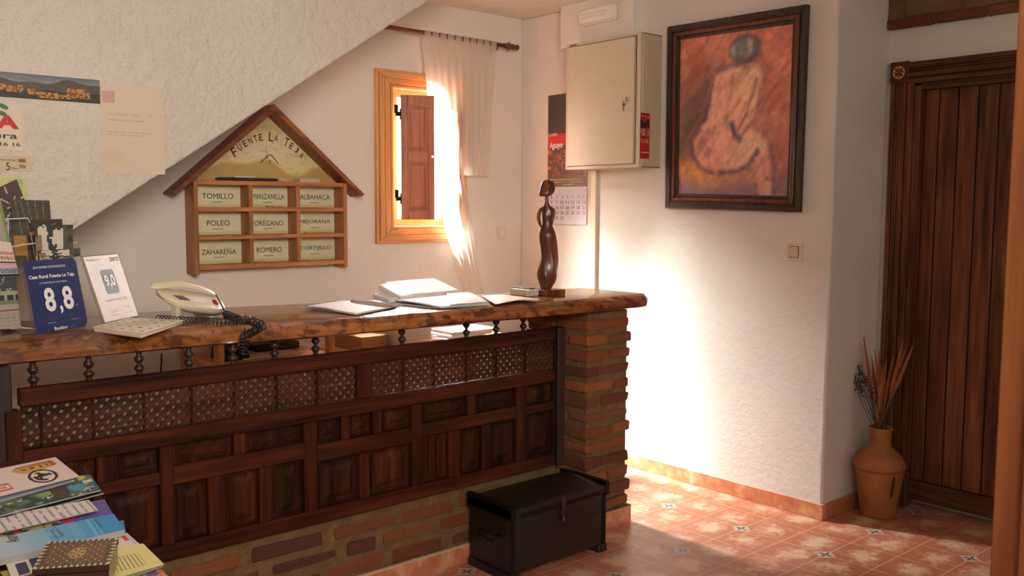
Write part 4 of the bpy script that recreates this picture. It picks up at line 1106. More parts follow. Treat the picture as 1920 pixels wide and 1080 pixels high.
hang = P(463, 628, 1, 2.838); hang2 = P(456, 666, 1, 2.840)
c1 = P(424, 590, 2, 1.072); c2 = P(446, 598, 2, 1.072); c3 = Vector((1.375, 2.895, 1.066))
m.tube([end, end.lerp(c1, .5)+Vector((0, 0, .004)), c1], .0028, 6)
coil(m, [P(296, 597, 2, 1.064), P(345, 600, 2, 1.064), P(400, 603, 2, 1.064), P(440, 603, 2, 1.066)], .0105, 21, .0019)
coil(m, [c1, c2, c3, Vector((1.40, 2.852, 1.052)), hang, hang2], .0125, 26, .0024)
coil(m, [P(440, 603, 2, 1.066), c3+Vector((-.01, -.012, 0)), Vector((1.385, 2.845, 1.045)), hang+Vector((-.018, -.008, 0)), hang2+Vector((-.005, -.01, .004))], .011, 22, .0023)
m.build('coiled_cord', 'cord', t, smooth=True)

# ------------------------------------------------------------------ papers and folders on the counter
def sheet(name, label, cat, px, z, th, mat, group=None, warp=None, fn=None, n=12, zz=None):
    cs = [P(a, b, 2, (zz[i] if zz else z)) for i, (a, b) in enumerate(px)]
    if fn is None:
        base = {'paper': (232, 226, 222), 'pink': (222, 186, 174), 'grey': (170, 164, 160), 'yellow': (216, 208, 130), 'white': (236, 226, 220)}[mat]
        fn = lambda U, V: np.ones(U.shape+(3,))*C(*base)*(.97+.05*vnoise(U, V, 3, 3, 1)[..., None])
    return tag(card(name, cs, fn, n, n, th, 'vcol', None, warp), label, cat, group)
cl = thing('ring_folder', 'open ring folder with a pale sheet, nearest the telephone', 'folder', P(650, 576, 2, ZS))
c = [P(*a, 2, 1.0575) for a in ((628, 564), (752, 572), (668, 589), (565, 574))]
card('cover', c, lambda U, V: np.ones(U.shape+(3,))*C(88, 40, 40), 4, 4, .004, 'vcol', cl)
c = [P(*a, 2, 1.0655) for a in ((642, 563.5), (745, 571), (668, 586), (578, 573))]
card('page', c, lambda U, V: np.ones(U.shape+(3,))*C(220, 204, 200), 8, 8, .006, 'vcol', cl, lambda i, j: .003*math.sin(i*5))
m = MB(); a, b = P(660, 566, 2, 1.070), P(742, 573, 2, 1.070); d_ = (b-a)
R = []
for i in range(9):
    c_ = a+d_*i/8; R.append([c_+Vector((0, .013*math.cos(k*PI/5), .008*math.sin(k*PI/5))) for k in range(10)])
m.rings(R); m.build('folded_flap', plain('grey flap', s8(176, 168, 164), .6), cl, smooth=True)
sheet('pink_folder', 'broad pale pink folder at the bottom of the paper pile in mid counter', 'folder', ((800, 552), (918, 570), (826, 577), (716, 566)), 1.057, .004, 'pink', 'paper pile on the counter')
sheet('paper_sheaf', 'thick pale sheaf lying on top of the pink folder in mid counter', 'paper', ((828, 549), (916, 567), (827, 575), (730, 560)), 1.07, .006, 'pink', 'paper pile on the counter', lambda i, j: .004*math.sin(PI*i), zz=(1.074, 1.064, 1.064, 1.072))
sheet('paper_sheet', 'curling grey white sheet topping the sheaf in mid counter', 'paper', ((835, 547.5), (878, 547.5), (915, 566), (845, 571)), 1.078, .0012, 'grey', 'paper pile on the counter', lambda i, j: .003*math.sin(PI*j), zz=(1.081, 1.081, 1.067, 1.070))
sheet('pink_sheet', 'curled pink sheets reaching toward the statue', 'paper', ((903, 554), (975, 556), (1012, 561), (928, 570)), 1.062, .002, 'pink', 'paper pile on the counter', lambda i, j: .007*math.sin(PI*i)**2)
def binder(label, back, front, x, th, ln, shade):
    a, b = P(*back, 0, x), P(*front, 0, x)
    m = MB(); dz = Vector((0, 0, -th)); X = Vector((ln, 0, .004))
    m.add([a, b, b+X, a+X, a+dz, b+dz, b+X+dz, a+X+dz], [(0, 1, 2, 3), (7, 6, 5, 4), (0, 4, 5, 1), (1, 5, 6, 2), (2, 6, 7, 3), (3, 7, 4, 0)])
    return tag(m.build('letter_tray', plain('file white '+str(x), s8(*shade), .6), None, bev=.003), label, 'letter tray', 'slanting white letter trays')
binder('lowest slanting white letter tray, leftmost of the three', (699, 551), (729, 560), 2.085, .020, .043, (222, 218, 216))
binder('middle slanting white letter tray of the three behind the folder', (709, 533), (752, 556), 2.13, .026, .058, (226, 224, 222))
binder('highest slanting white letter tray of the three, furthest right', (721, 528), (768, 552), 2.19, .018, .26, (230, 228, 226))

# ------------------------------------------------------------------ statue
sx, sy = 2.888, 3.05
t = thing('wooden_statue', 'slender dark carved wooden statue of a woman in a long skirt', 'statue', (sx, sy, ZS))
bx = P(1010, 556, 1, 3.0).x
MB().box((2.815, 2.985, ZS), (2.935, 3.115, 1.078)).build('plinth', 'statue', t, bev=.003, seg=2)
def at(cx, cy): # crop px -> world on the plane y=sy
    return P(980+cx/4.5, 320+cy/4.5, 1, sy)
prof = [(1008, 150, 238), (990, 140, 245), (970, 140, 256), (950, 132, 272), (925, 124, 286), (900, 117, 296), (870, 115, 301), (840, 120, 303), (800, 128, 305), (760, 137, 305), (720, 146, 302), (680, 149, 299), (640, 148, 297), (600, 141, 293), (560, 138, 285), (530, 140, 276), (500, 148, 264), (475, 158, 254), (450, 166, 247), (425, 168, 245), (400, 166, 249), (385, 164, 256), (370, 164, 265), (350, 165, 268), (330, 166, 262), (312, 170, 246), (298, 176, 232), (284, 183, 224), (268, 187, 220), (240, 189, 218), (215, 188, 221)]
R = []; N = 40
k_ = 1.0
for cy_, l, r in prof:
    a, b = at(l, cy_), at(r, cy_); c_ = (a+b)/2; hw = (b-a).length/2*.80
    # work in a frame facing the camera: side = RT, depth = away
    side = Vector((RT.x, RT.y, 0)).normalized(); dep = Vector((-side.y, side.x, 0)); hw = abs((b-a).dot(side))/2*1.0
    zrel = (1008-cy_)/800; row = []
    for i in range(N):
        th = 2*PI*i/N; rr_ = 1.0
        if cy_ > 520:  # skirt folds winding round, deeper toward the hem
            dp = min(1, (cy_-520)/250)
            rr_ -= dp*.20*abs(math.sin(2.5*th+zrel*9))**.7; 
        dpth = .80 if cy_ > 520 else (.62 if cy_ > 300 else .9)
        bust = 0
        if 330 < cy_ < 410:
            for s0 in (-.55, .55): bust += .30*math.exp(-((math.atan2(math.sin(th+PI/2-s0), math.cos(th+PI/2-s0)))/.35)**2)*math.exp(-((cy_-372)/20)**2)
        row.append(c_+side*(hw*rr_*math.cos(th))+dep*(hw*dpth*(rr_+bust)*math.sin(th)))
    R.append(row)
m = MB().rings(R); o = m.build('figure', 'statue', t, smooth=True)
sd = o.modifiers.new('s', 'SUBSURF'); sd.levels = 1; sd.render_levels = 1
# arm held behind on the left, hair and face
side = Vector((RT.x, RT.y, 0)).normalized(); dep = Vector((-side.y, side.x, 0))
m = MB().tube([at(178, 312), at(152, 330), at(136, 365), at(134, 405), at(142, 440), at(153, 468), at(170, 480)], [.006, .009, .009, .008, .0065, .005, .004], 10); m.build('arm', 'statue', t, smooth=True)
m = MB().tube([at(238, 312), at(258, 330)+dep*.004, at(262, 372)+dep*.010, at(252, 420)+dep*.012, at(246, 455)+dep*.012], [.006, .008, .007, .006, .005], 10); m.build('arm', 'statue', t, smooth=True)
hp = [(76, 200, 212), (82, 180, 236), (95, 166, 254), (112, 158, 264), (130, 153, 270), (150, 148, 272), (168, 143, 270), (185, 139, 262), (200, 137, 250), (212, 140, 236), (218, 152, 226)]
R = []
for cy_, l, r in hp:
    a, b = at(l, cy_), at(r, cy_); c_ = (a+b)/2; hw = abs((b-a).dot(side))/2
    R.append([c_+side*hw*math.cos(2*PI*i/24)+dep*(.006+hw*.85*math.sin(2*PI*i/24)) for i in range(24)])
m = MB().rings(R); m.build('hair', 'statue', t, smooth=True)
R = []
for cy_, hw_, d_ in ((100, .010, .020), (115, .016, .024), (135, .019, .027), (150, .0195, .028), (165, .0185, .029), (185, .016, .028), (205, .010, .024), (216, .004, .018)):
    c_ = at(222, cy_); R.append([c_+side*hw_*math.cos(2*PI*i/20)-dep*(.004+d_*.6+hw_*.5*math.sin(2*PI*i/20)*1.0-.004) for i in range(20)])
m = MB().rings(R); fc = m.build('face', 'statue', t, smooth=True)
fcn = at(222, 158)-dep*.026
m = MB().rings([[fcn+Vector((0, 0, .012))+side*s_*.0015-dep*.0 for s_ in (-1, 1, 0)], [fcn-dep*.007+Vector((0, 0, -.006))+side*s_*.0035 for s_ in (-1, 1, 0)], [fcn+Vector((0, 0, -.008))+side*s_*.003 for s_ in (-1, 1, 0)]]); m.build('nose', 'statue', fc, smooth=True)
m = MB(); q_ = fcn-dep*.0005+Vector((0, 0, -.016)); m.tube([q_-side*.006, q_-dep*.0015, q_+side*.006], .0014, 6); m.build('mouth', 'statue', fc, smooth=True)
for s_ in (-1, 1):
    m = MB(); q_ = fcn+Vector((0, 0, .008))+side*s_*.0075+dep*.001; m.tube([q_-side*.0045, q_-dep*.001+Vector((0, 0, .001)), q_+side*.0045], .0013, 6); m.build('eye', 'statue', fc, smooth=True)
m = MB().box((2.745, 3.03, ZS), (2.812, 3.15, 1.081)); o = tag(m.build('small_box', plain('pale card box', s8(206, 196, 176), .6), None, bev=.002), 'small pale card box beside the statue plinth', 'box')
o = tag(MB().box((2.765, 3.05, 1.0815), (2.835-.026, 3.16, 1.086)).build('card_wallet', 'black', None, bev=.001), 'thin black card lying on the small pale box by the statue', 'card')

# ------------------------------------------------------------------ brochure stand on the counter
t = thing('wire_brochure_rack', 'white wire brochure rack standing at the left end of the counter', 'brochure rack', (.75, 3.36, ZS))
def wire(nm, pts, y, r=.0022):
    MB().tube([P(a, b, 1, yy_) for (a, b), yy_ in zip(pts, y if isinstance(y, (list, tuple)) else [y]*len(pts))], r, 6).build(nm, 'wire', t, smooth=True)
wire('wire_bar', [(-12, 414), (15, 410.5), (52, 409), (56, 418)], 3.335)
wire('wire_bar', [(22, 463), (43, 458.5), (82, 455), (85, 467), (86, 600)], [3.30, 3.30, 3.30, 3.30, 3.30])
wire('wire_bar', [(128, 600), (128, 468), (129, 456), (146, 454.5)], 3.30)
wire('wire_foot', [(36, 614), (70, 617), (108, 621)], [3.20, 3.20, 3.20])
wire('wire_upright', [(15, 411), (18, 600)], 3.34)
wire('wire_bar', [(75, 371.5), (88, 372), (80, 376)], 3.39, .0015)
def leaflet(label, px, y, fn, nx=30, ny=30, th=.0025, grp='brochures in the wire rack', name='brochure', mat='vcol'):
    ys = y if isinstance(y, (list, tuple)) else [y]*4
    c = [P(a, b, 1, ys[i]) for i, (a, b) in enumerate(px)]
    return tag(card(name, c, fn, nx, ny, th, mat, None, side=(.25, .24, .2)), label, name.replace('_', ' '), grp)
def f_star(U, V):
    A = np.ones(U.shape+(3,))*C(72, 52, 52); A = mixa(A, C(128, 110, 118), np.clip((V-.55)*4, 0, 1)*(U < 1.2))
    cu_, cv_ = .72, .42; r = np.hypot((U-cu_), (V-cv_)); a = np.arctan2(V-cv_, U-cu_)
    A = mixa(A, C(206, 196, 190), (np.abs(np.sin(a*4.5+1.2)) < .16+.02/(r+.05)) * (r < .30+.10*np.sin(a*3+1))*.9)
    return mixa(A, C(60, 74, 50), (V > .80)*(vnoise(U, V, 8, 8, 1) > .5)*.8)
def f_forest(U, V):
    A = np.ones(U.shape+(3,))*C(56, 50, 38); A = mixa(A, C(76, 60, 48), vnoise(U, V, 6, 6, 3))
    for c_, s_ in ((.10, .25), (.22, .4), (.40, .3), (.60, .2), (.80, .12)):
        A = mixa(A, C(136, 124, 96), np.clip(1-np.abs(U-c_-s_*V)/.022, 0, 1)*.9)
    A = mixa(A, C(176, 122, 44), ((U < .33) & (V > .52) & (V < .84))*.95); return A
def f_green(U, V):
    A = np.ones(U.shape+(3,))*C(158, 152, 132); return mixa(A, C(120, 128, 74), (U > .86)*.9)
def f_camo(U, V):
    n = vnoise(U, V, 7, 6, 9, 3); A = np.ones(U.shape+(3,))*C(40, 44, 34); A = mixa(A, C(206, 196, 178), (n > .52)*(U < .72)*1.)
    A = mixa(A, C(72, 80, 52), (U > .72)*(n > .45)*.9); A = mixa(A, C(206, 198, 180), ((U > .55) & (U < .72) & (V > .25) & (V < .72))*.95)
    A = mixa(A, C(84, 96, 116), (np.hypot((U-.75)/.10, (V-.88)/.16) < 1)*.9); return mixa(A, C(104, 70, 44), ((U < .16) & (V > .2) & (V < .6))*.7)
def f_fly(U, V):
    A = np.ones(U.shape+(3,))*C(214, 196, 184)
    tx = (np.sin(U*70+3*np.sin(V*50)) > -.2)
    A = mixa(A, C(176, 58, 62), ((V > .30) & (V < .40) & tx & (U > .3)) | ((V > .44) & (V < .56) & tx & (U > .55)))
    A = mixa(A, C(60, 50, 50), ((V > .60) & (V < .64))*.8); A = mixa(A, C(200, 150, 176), ((V > .66) & (V < .76))*.7)
    A = mixa(A, C(120, 140, 170), (V > .78)*.6); return mixa(A, C(60, 76, 110), ((V > .82) & (V < .95) & tx & (U > .2))*.7)
def f_fly2(U, V):
    A = np.ones(U.shape+(3,))*C(168, 154, 138); n = vnoise(U, V, 10, 10, 6)
    A = mixa(A, C(48, 50, 52), ((V < .28) & (n > .38))*.9); A = mixa(A, C(40, 42, 50), ((V > .34) & (V < .45) & (np.sin(U*26) > -.7))*1.)
    A = mixa(A, C(110, 112, 80), ((V > .45) & (V < .52))*.8); A = mixa(A, C(140, 50, 50), ((V > .62) & (V < .66))*.9)
    return mixa(A, C(120, 108, 100), ((V > .70) & (np.sin(V*160) > .3) & (np.sin(U*40) > -.6))*.4)
leaflet('dark brochure with a white firework star, top left of the rack', ((-45, 372), (31, 336), (68, 430), (-10, 466)), 3.42, f_star)
leaflet('brown brochure with pale slanting tree trunks, tallest at the right', ((20, 374), (93, 376), (101, 500), (30, 500)), 3.38, f_forest)
leaflet('grey brochure with olive green edge at the far left', ((-45, 368), (1, 372), (32, 505), (-20, 510)), 3.24, f_green)
leaflet('plain dark red brown brochure behind the camouflage-like one', ((58, 412), (117, 410.5), (121, 505), (64, 505)), 3.35, lambda U, V: np.ones(U.shape+(3,))*C(60, 36, 32)*(.9+.2*vnoise(U, V, 4, 4, 2)[..., None]), 6, 6)
leaflet('dark brochure with an orange top edge, half hidden', ((56, 436), (104, 418), (112, 500), (70, 505)), 3.33, lambda U, V: mixa(mixa(np.ones(U.shape+(3,))*C(52, 46, 44), C(190, 92, 66), (V < .10)*.9), C(190, 160, 150), (U < .05)*.8))
leaflet('black, white and green photo brochure in the front pocket', ((65, 421), (137, 421.5), (137, 520), (70, 520)), 3.27, f_camo)
leaflet('lower copy of the black, white and green photo brochure', ((71, 470), (150, 465), (151, 480), (76, 492)), 3.25, f_camo)
leaflet('pale flyer with red and blue print, upper one at the far left', ((-40, 446), (20, 455), (36, 514), (-30, 518)), 3.20, f_fly, 40, 40, grp='flyers at the left end of the counter')
leaflet('flyer with dark photo band and a red line, under the pale flyer', ((-40, 520), (30, 517), (40, 616), (-30, 624)), 3.19, f_fly2, 40, 40, grp='flyers at the left end of the counter')
t = thing('black_stand', 'black metal stand with round foot at the left end of the counter', 'stand', P(-2, 622, 2, ZS))
f0 = P(-4, 622, 2, ZS)
MB().lathe([(.052, ZS), (.052, ZS+.006), (.046, ZS+.011), (.010, ZS+.014)], (f0.x, f0.y, 0), 28).build('foot', 'black', t, smooth=False)
MB().tube([(f0.x+.01, f0.y, ZS+.008), P(8, 560, 1, f0.y), P(4, 530, 1, f0.y), P(-6, 500, 1, f0.y)], .0042, 8).build('stem', 'black', t, smooth=True)
MB().tube([P(-20, 516.5, 1, 3.185), P(36, 515, 1, 3.185)], .0022, 6).build('cross_bar', 'black', t)

# ------------------------------------------------------------------ posters on the stair wall
YS = 3.4985
def poster(name, label, px, fn, nx, ny, th=.001, cat='poster', mat='vcol', y=YS):
    c = [P(a, b, 1, y) for a, b in px]; x0_, x1_ = (c[0].x+c[3].x)/2, (c[1].x+c[2].x)/2; z1_, z0_ = (c[0].z+c[1].z)/2, (c[2].z+c[3].z)/2
    return tag(card(name, [(x0_, y, z1_), (x1_, y, z1_), (x1_, y, z0_), (x0_, y, z0_)], fn, nx, ny, th, mat), label, cat), x0_, x1_, z0_, z1_
def f_pano(U, V):
    A = mixa(np.ones(U.shape+(3,))*C(98, 104, 120), C(176, 168, 160), np.clip(V*5, 0, 1)*vnoise(U, V, 8, 10, 1))
    mt = .30+.06*np.sin(U*13)+.05*np.sin(U*29+1)-.10*(U > .55)*np.sin((U-.55)*7)
    n = vnoise(U, V, 50, 16, 5)
    A = mixa(A, mixa(np.ones(U.shape+(3,))*C(70, 66, 62), C(104, 96, 84), n), (V > mt)*1.)
    A = mixa(A, mixa(np.ones(U.shape+(3,))*C(40, 40, 34), C(84, 76, 56), n), (V > .62+.05*np.sin(U*17))*.95)
    for a, b, c_, e in ((.30, .40, .45, .68), (.40, .50, .50, .72), (.53, .60, .55, .78), (.60, .72, .64, .88), (.78, .89, .42, .80), (.89, .93, .55, .8), (.47, .51, .44, .6), (.70, .80, .70, .86), (.1, .2, .5, .66), (.02, .08, .56, .7)):
        A = mixa(A, mixa(np.ones(U.shape+(3,))*C(196, 140, 72), C(140, 84, 40), (vnoise(U, V, 90, 12, 7, 2) > .55)*1.), rect(U, V, a, b, c_, e)*(n > .22))
    A = mixa(A, C(40, 40, 34), (n > .62)*(V > .6)*.8)
    return mixa(A, C(214, 204, 192), ((V > .955) | (U > .995))*1.)
o, *_ = poster('panorama_poster', 'long framed panorama photo of a hilltop fortress on the stair wall', ((-120, 126), (188, 148), (189, 196), (-120, 177)), f_pano, 240, 40, .006)
def f_note(U, V):
    A = np.ones(U.shape+(3,))*C(216, 200, 180); A = mixa(A, C(200, 158, 156), rect(U, V, .03, .22, .06, .20)*.9)
    for v_ in (.33, .35, .39, .50, .53, .56): A = mixa(A, C(196, 172, 156), ((np.abs(V-v_) < .006) & (U > .1) & (U < .8) & (vnoise(U, V, 30, 30, 3, 1) > .35))*.7)
    return mixa(A, C(206, 174, 150), np.clip(1-np.hypot((U-.15)/.25, (V-.80)/.12), 0, 1)*.4)
poster('paper_notice', 'faded laminated letter with a pink square, taped to the stair wall', ((190, 158), (308, 168), (307, 327), (190, 325)), f_note, 40, 60, .0008, 'notice')
o, a, b, c, e = poster('price_plate', 'cream plate marked 5 with two small flags on the stair wall', ((-70, 285), (61, 296), (61, 324), (-70, 316)), lambda U, V: mixa(mixa(np.ones(U.shape+(3,))*C(206, 190, 160), C(150, 84, 76), rect(U, V, .80, .90, .16, .44)*.9), C(140, 124, 118), rect(U, V, .80, .90, .54, .84)*.9), 60, 16, .003, 'plate')
m = MB(); addtxt(m, '5', .013, .026, Mat((P(15, 311, 1, YS).x, YS-.0005, P(15, 312, 1, YS).z), (1, 0, 0), (0, 0, 1))); addtxt(m, 'TURISMO ANDALUZ', .085, .006, Mat((P(5, 297, 1, YS).x+.01, YS-.0005, P(15, 300, 1, YS).z), (1, 0, 0), (0, 0, 1))); addtxt(m, 'Plazas', .020, .007, Mat((P(28, 315, 1, YS).x, YS-.0005, P(28, 315.5, 1, YS).z), (1, 0, 0), (0, 0, 1)))
m.build('lettering', 'ink', o, fix=False)
o, *_ = poster('green_leaflet', 'pale green leaflet stuck on the stair wall below the plate', ((-60, 328), (52, 336), (52, 382), (-60, 380)), lambda U, V: mixa(np.ones(U.shape+(3,))*C(200, 204, 140), C(136, 140, 84), ((U > .68) & (U < .92) & (V > .1) & (np.sin(V*70) > .1) & (vnoise(U, V, 30, 20, 2, 1) > .3))*.8), 60, 30, .0008, 'leaflet')
o, a, b, c, e = poster('glass_logo_sheet', 'clear sheet with a green leaf logo and phone number on the stair wall', ((-110, 183), (41, 196), (40, 284), (-110, 276)), lambda U, V: np.ones(U.shape+(3,))*C(222, 206, 186), 4, 4, .0006, 'sign')
Bs = lambda u, v: Mat((P(u, v, 1, YS).x, YS-.0006, P(u, v, 1, YS).z), (1, 0, 0), (0, 0, 1))
m = MB(); addtxt(m, 'SA', .105, .046, Bs(3, 228), bold=.05); m.build('lettering', 'red', o, fix=False)
m = MB(); addtxt(m, 'ndura', .13, .020, Bs(-8, 253), bold=.01); addtxt(m, '69 16 16', .105, .013, Bs(6, 270), bold=.01); m.build('lettering', 'ink', o, fix=False)
for u_, v_, r_ in ((5, 199, .4), (2, 212, .3)):
    m = MB(); m.M = Bs(u_, v_) @ Matrix.Rotation(-r_, 4, 'Z'); n = 14
    m.add([Vector((0, 0, .0004))]+[Vector((.018*math.cos(2*PI*i/n), .0075*math.sin(2*PI*i/n)*(1+.2*math.cos(2*PI*i/n)), .0004)) for i in range(n)], [(0, i+1, (i+1) % n+1) for i in range(n)]); m.build('leaf', 'green', o, fix=False)

# ------------------------------------------------------------------ clay jar with dried plants
jx, jy = P(1637, 958, 2, 0).x, P(1637, 958, 2, 0).y
jx, jy = 4.135, 2.085
t = thing('clay_jar', 'tall terracotta jar standing in the corner beside the plank door', 'jar', (jx, jy, 0))
prof = [(.001, 0), (.074, 0), (.078, .006), (.079, .02), (.085, .06), (.095, .12), (.104, .18), (.110, .215), (.112, .232), (.119, .240), (.120, .248), (.114, .255), (.108, .268), (.100, .285), (.086, .302), (.068, .318), (.054, .330), (.049, .345), (.047, .37), (.048, .395), (.053, .412), (.057, .420), (.053, .424), (.045, .418), (.042, .39), (.043, .35), (.001, .345)]
fine = []
for (r0, z0), (r1, z1) in zip(prof[:-1], prof[1:]):
    n = max(1, int(abs(z1-z0)/.012))
    for k in range(n):
        s_ = k/n; rr_ = r0+(r1-r0)*s_; zz_ = z0+(z1-z0)*s_
        fine.append((rr_+(.0012*math.sin(zz_*260) if .02 < zz_ < .23 and rr_ > .06 else 0), zz_))
fine.append(prof[-1])
MB().lathe(fine, (jx, jy, 0), 56).build('body', 'terracotta', t, smooth=True)
MB().lathe([(.109, .225), (.113, .227), (.113, .230), (.109, .232)], (jx, jy, 0), 48).build('incised_band', plain('darker clay', s8(140, 76, 34), .7), t, smooth=True)
m = MB(); rnd = random.Random(3)
def onjar(an, z):
    r = np.interp(z, [0, .06, .12, .18, .215, .232], [.079, .085, .095, .104, .110, .112])+.0012
    return Vector((jx+r*math.cos(an), jy+r*math.sin(an), z))
def jleaf(mb, an, z, da, dz, w_):
    an = fa+(an-fa)*.6; da *= .55; dz *= .75; w_ *= .5; a = onjar(an, z); b = onjar(an+da, z+dz); c1_ = onjar(an+da*.5-dz*w_*4, z+dz*.5+da*w_*.4); c2_ = onjar(an+da*.5+dz*w_*4, z+dz*.5-da*w_*.4)
    off = Vector((0, 0, 0)); mb.add([a, c1_, b, c2_], [(0, 1, 2, 3)])
fa = math.atan2(-jy, -jx)+.62
for an, z, da, dz in ((fa, .19, .16, .018), (fa, .19, -.10, .014), (fa, .185, .12, -.016), (fa, .155, .15, .012), (fa, .155, -.12, .016), (fa, .15, .14, -.014), (fa+.05, .14, -.1, -.02), (fa-.02, .175, .05, .03), (fa+.06, .165, .13, .004), (fa+.05, .125, .08, -.016), (fa, .13, -.08, -.02)):
    jleaf(m, an, z, da, dz, 1.6)
m.build('painted_sprig', plain('dark painted sprig', s8(48, 40, 26), .7), t, fix=False)
t = thing('dried_plants', 'bunch of orange dried plumes and dark lavender standing in the clay jar', 'dried flowers', (jx, jy, .40))
rnd = random.Random(11)
def jp(u, v, dy=0): return P(u, v, 0, jx+dy)
plumes = [(1619, 630), (1640, 655), (1634, 668), (1648, 662), (1662, 672), (1694, 636), (1700, 648), (1714, 644), (1688, 660), (1676, 664), (1655, 690), (1706, 668)]
for (u_, v_) in plumes:
    tip = jp(u_, v_, rnd.uniform(-.05, .05)); base = Vector((jx+rnd.uniform(-.02, .02), jy+rnd.uniform(-.02, .02), .38))
    mid = base.lerp(tip, .5)+Vector((0, 0, .01))
    pts = [base.lerp(mid, k/4) if k < 4 else mid.lerp(tip, (k-4)/4) for k in range(9)]
    rad = [.0012, .0012, .0015, .004, .0085, .0095, .0075, .0045, .0008]
    m = MB().tube(pts, rad, 6)
    for k in range(40):
        s_ = rnd.uniform(.35, .98); p = base.lerp(tip, s_) if s_ < .5 else mid.lerp(tip, (s_-.5)*2)
        d_ = (tip-base).normalized()*.030+Vector((rnd.uniform(-1, 1), rnd.uniform(-1, 1), rnd.uniform(-.2, .5)))*.010
        w_ = Vector((rnd.uniform(-1, 1), rnd.uniform(-1, 1), 0))*.0018
        m.add([p-w_, p+w_, p+d_], [(0, 1, 2)])
    m.build('plume', plain('dried plume', s8(158, 98, 56), .85, var=.3) if 'pl' not in M else M['pl'], t, fix=False)
    M.setdefault('pl', bpy.data.materials['dried plume'])
M['lav'] = plain('dark lavender', s8(44, 42, 62), .85, var=.3); M['stem'] = plain('dry green stem', s8(74, 66, 40), .9)
for (u_, v_) in ((1609, 684), (1602, 706), (1617, 698), (1624, 712), (1612, 720), (1630, 700), (1684, 735), (1634, 735)):
    tip = jp(u_, v_, rnd.uniform(-.04, .02)); base = Vector((jx+rnd.uniform(-.02, .02), jy+rnd.uniform(-.02, .02), .38)); mid = base.lerp(tip, .55)+Vector((-.01, .01, 0))
    MB().tube([base, mid, tip], .0014, 5).build('stem', 'stem', t)
    m = MB()
    for k in range(70):
        c_ = mid.lerp(tip, rnd.uniform(.45, 1.08))+Vector((rnd.gauss(0, .006), rnd.gauss(0, .006), rnd.gauss(0, .004)))
        s_ = rnd.uniform(.003, .0065); q_ = [c_+Vector((rnd.uniform(-s_, s_), rnd.uniform(-s_, s_), rnd.uniform(-s_, s_))) for _ in range(4)]
        m.add(q_, [(0, 1, 2), (0, 2, 3), (0, 3, 1), (1, 3, 2)])
    m.build('lavender_head', 'lav', t, fix=False)
for k in range(14):
    a = rnd.uniform(0, 2*PI); base = Vector((jx+rnd.uniform(-.02, .02), jy+rnd.uniform(-.02, .02), .39)); tip = base+Vector((math.cos(a)*.05, math.sin(a)*.05, rnd.uniform(.10, .24)))
    MB().tube([base, base.lerp(tip, .5)+Vector((0, 0, .02)), tip], .0013, 5).build('stem', 'stem', t)
# ------------------------------------------------------------------ leaflet table by the camera
ZTB = .800
t = thing('leaflet_table', 'low table covered with leaflets at the lower left', 'table', (.3, 2.0, 0))
MB().box((-.35, 1.30, ZTB-.03), (.590, 2.58, ZTB)).build('table_top', 'oldwood', t, bev=.003)
for x in (-.30, .54):
    for y in (1.36, 2.52): MB().box((x-.025, y-.025, 0), (x+.025, y+.025, ZTB-.03)).build('leg', 'oldwoodv', t, bev=.003)
def tl(label, px, z, th, fn, nx=50, ny=30, name='leaflet', warp=None, zz=None, group='leaflets spread on the table'):
    c = [P(a, b, 2, zz[i] if zz else z) for i, (a, b) in enumerate(px)]
    return tag(card(name, c, fn, nx, ny, th, 'vcol', None, warp, side=s8(150, 146, 144)), label, name.replace('_', ' '), group)
def base(r, g, b): return lambda U, V: np.ones(U.shape+(3,))*C(r, g, b)
def f_logos(U, V):
    A = np.ones(U.shape+(3,))*C(226, 208, 200); d = np.hypot((U-.70)/.145, (V-.66)/.28)
    A = mixa(A, mixa(np.ones(U.shape+(3,))*C(206, 160, 74), C(150, 84, 44), ((V < .16) | (U > .88))*.8), polysoft(U, V, [(.47, .24), (.53, .12), (.92, .08), (.94, .30), (.80, .40), (.56, .44)], .01))
    A = mixa(A, C(90, 50, 24), ((U > .55) & (U < .86) & (V > .20) & (V < .30) & (vnoise(U, V, 50, 4, 2, 1) > .5))*.8)
    A = mixa(A, C(34, 28, 30), ((d < 1) & (d > .80))*1.); A = mixa(A, C(34, 28, 30), ((d < .66) & (vnoise(U, V, 12, 10, 7, 2) > .5))*1.)
    A = mixa(A, C(186, 84, 70), (rect(U, V, .12, .36, .62, .88)-rect(U, V, .14, .34, .68, .82)).clip(0, 1)*.9); A = mixa(A, C(186, 84, 70), rect(U, V, .16, .32, .71, .79)*(vnoise(U, V, 60, 10, 9, 1) > .5)*.7)
    A = mixa(A, C(160, 100, 100), ((U < .3) & (V > .2) & (V < .5) & (np.sin(V*90) > .6) & (vnoise(U, V, 30, 20, 4, 1) > .4))*.6)
    return A
def f_aqua(U, V):
    n = vnoise(U, V, 9, 5, 3, 3); A = np.ones(U.shape+(3,))*C(34, 58, 44); A = mixa(A, C(48, 96, 120), (n > .52)*.9); A = mixa(A, C(100, 116, 86), (vnoise(U, V, 12, 6, 5, 2) > .62)*.8)
    A = mixa(A, C(200, 200, 190), (vnoise(U, V, 22, 10, 8, 2) > .70)*.8); A = mixa(A, C(66, 150, 170), polysoft(U, V, [(.74, .45), (.92, .45), (.86, .80), (.78, .75)], .01))
    A = mixa(A, C(210, 200, 90), polysoft(U, V, [(.86, .10), (.95, .06), (.93, .24), (.88, .26)], .01)); A = mixa(A, C(214, 210, 200), rect(U, V, .90, .98, .32, .46)); A = mixa(A, C(130, 160, 90), polysoft(U, V, [(.45, .5), (.6, .45), (.66, .62), (.5, .72)], .03))
    return mixa(A, C(60, 40, 32), rect(U, V, .60, .74, .35, .85)*.8)
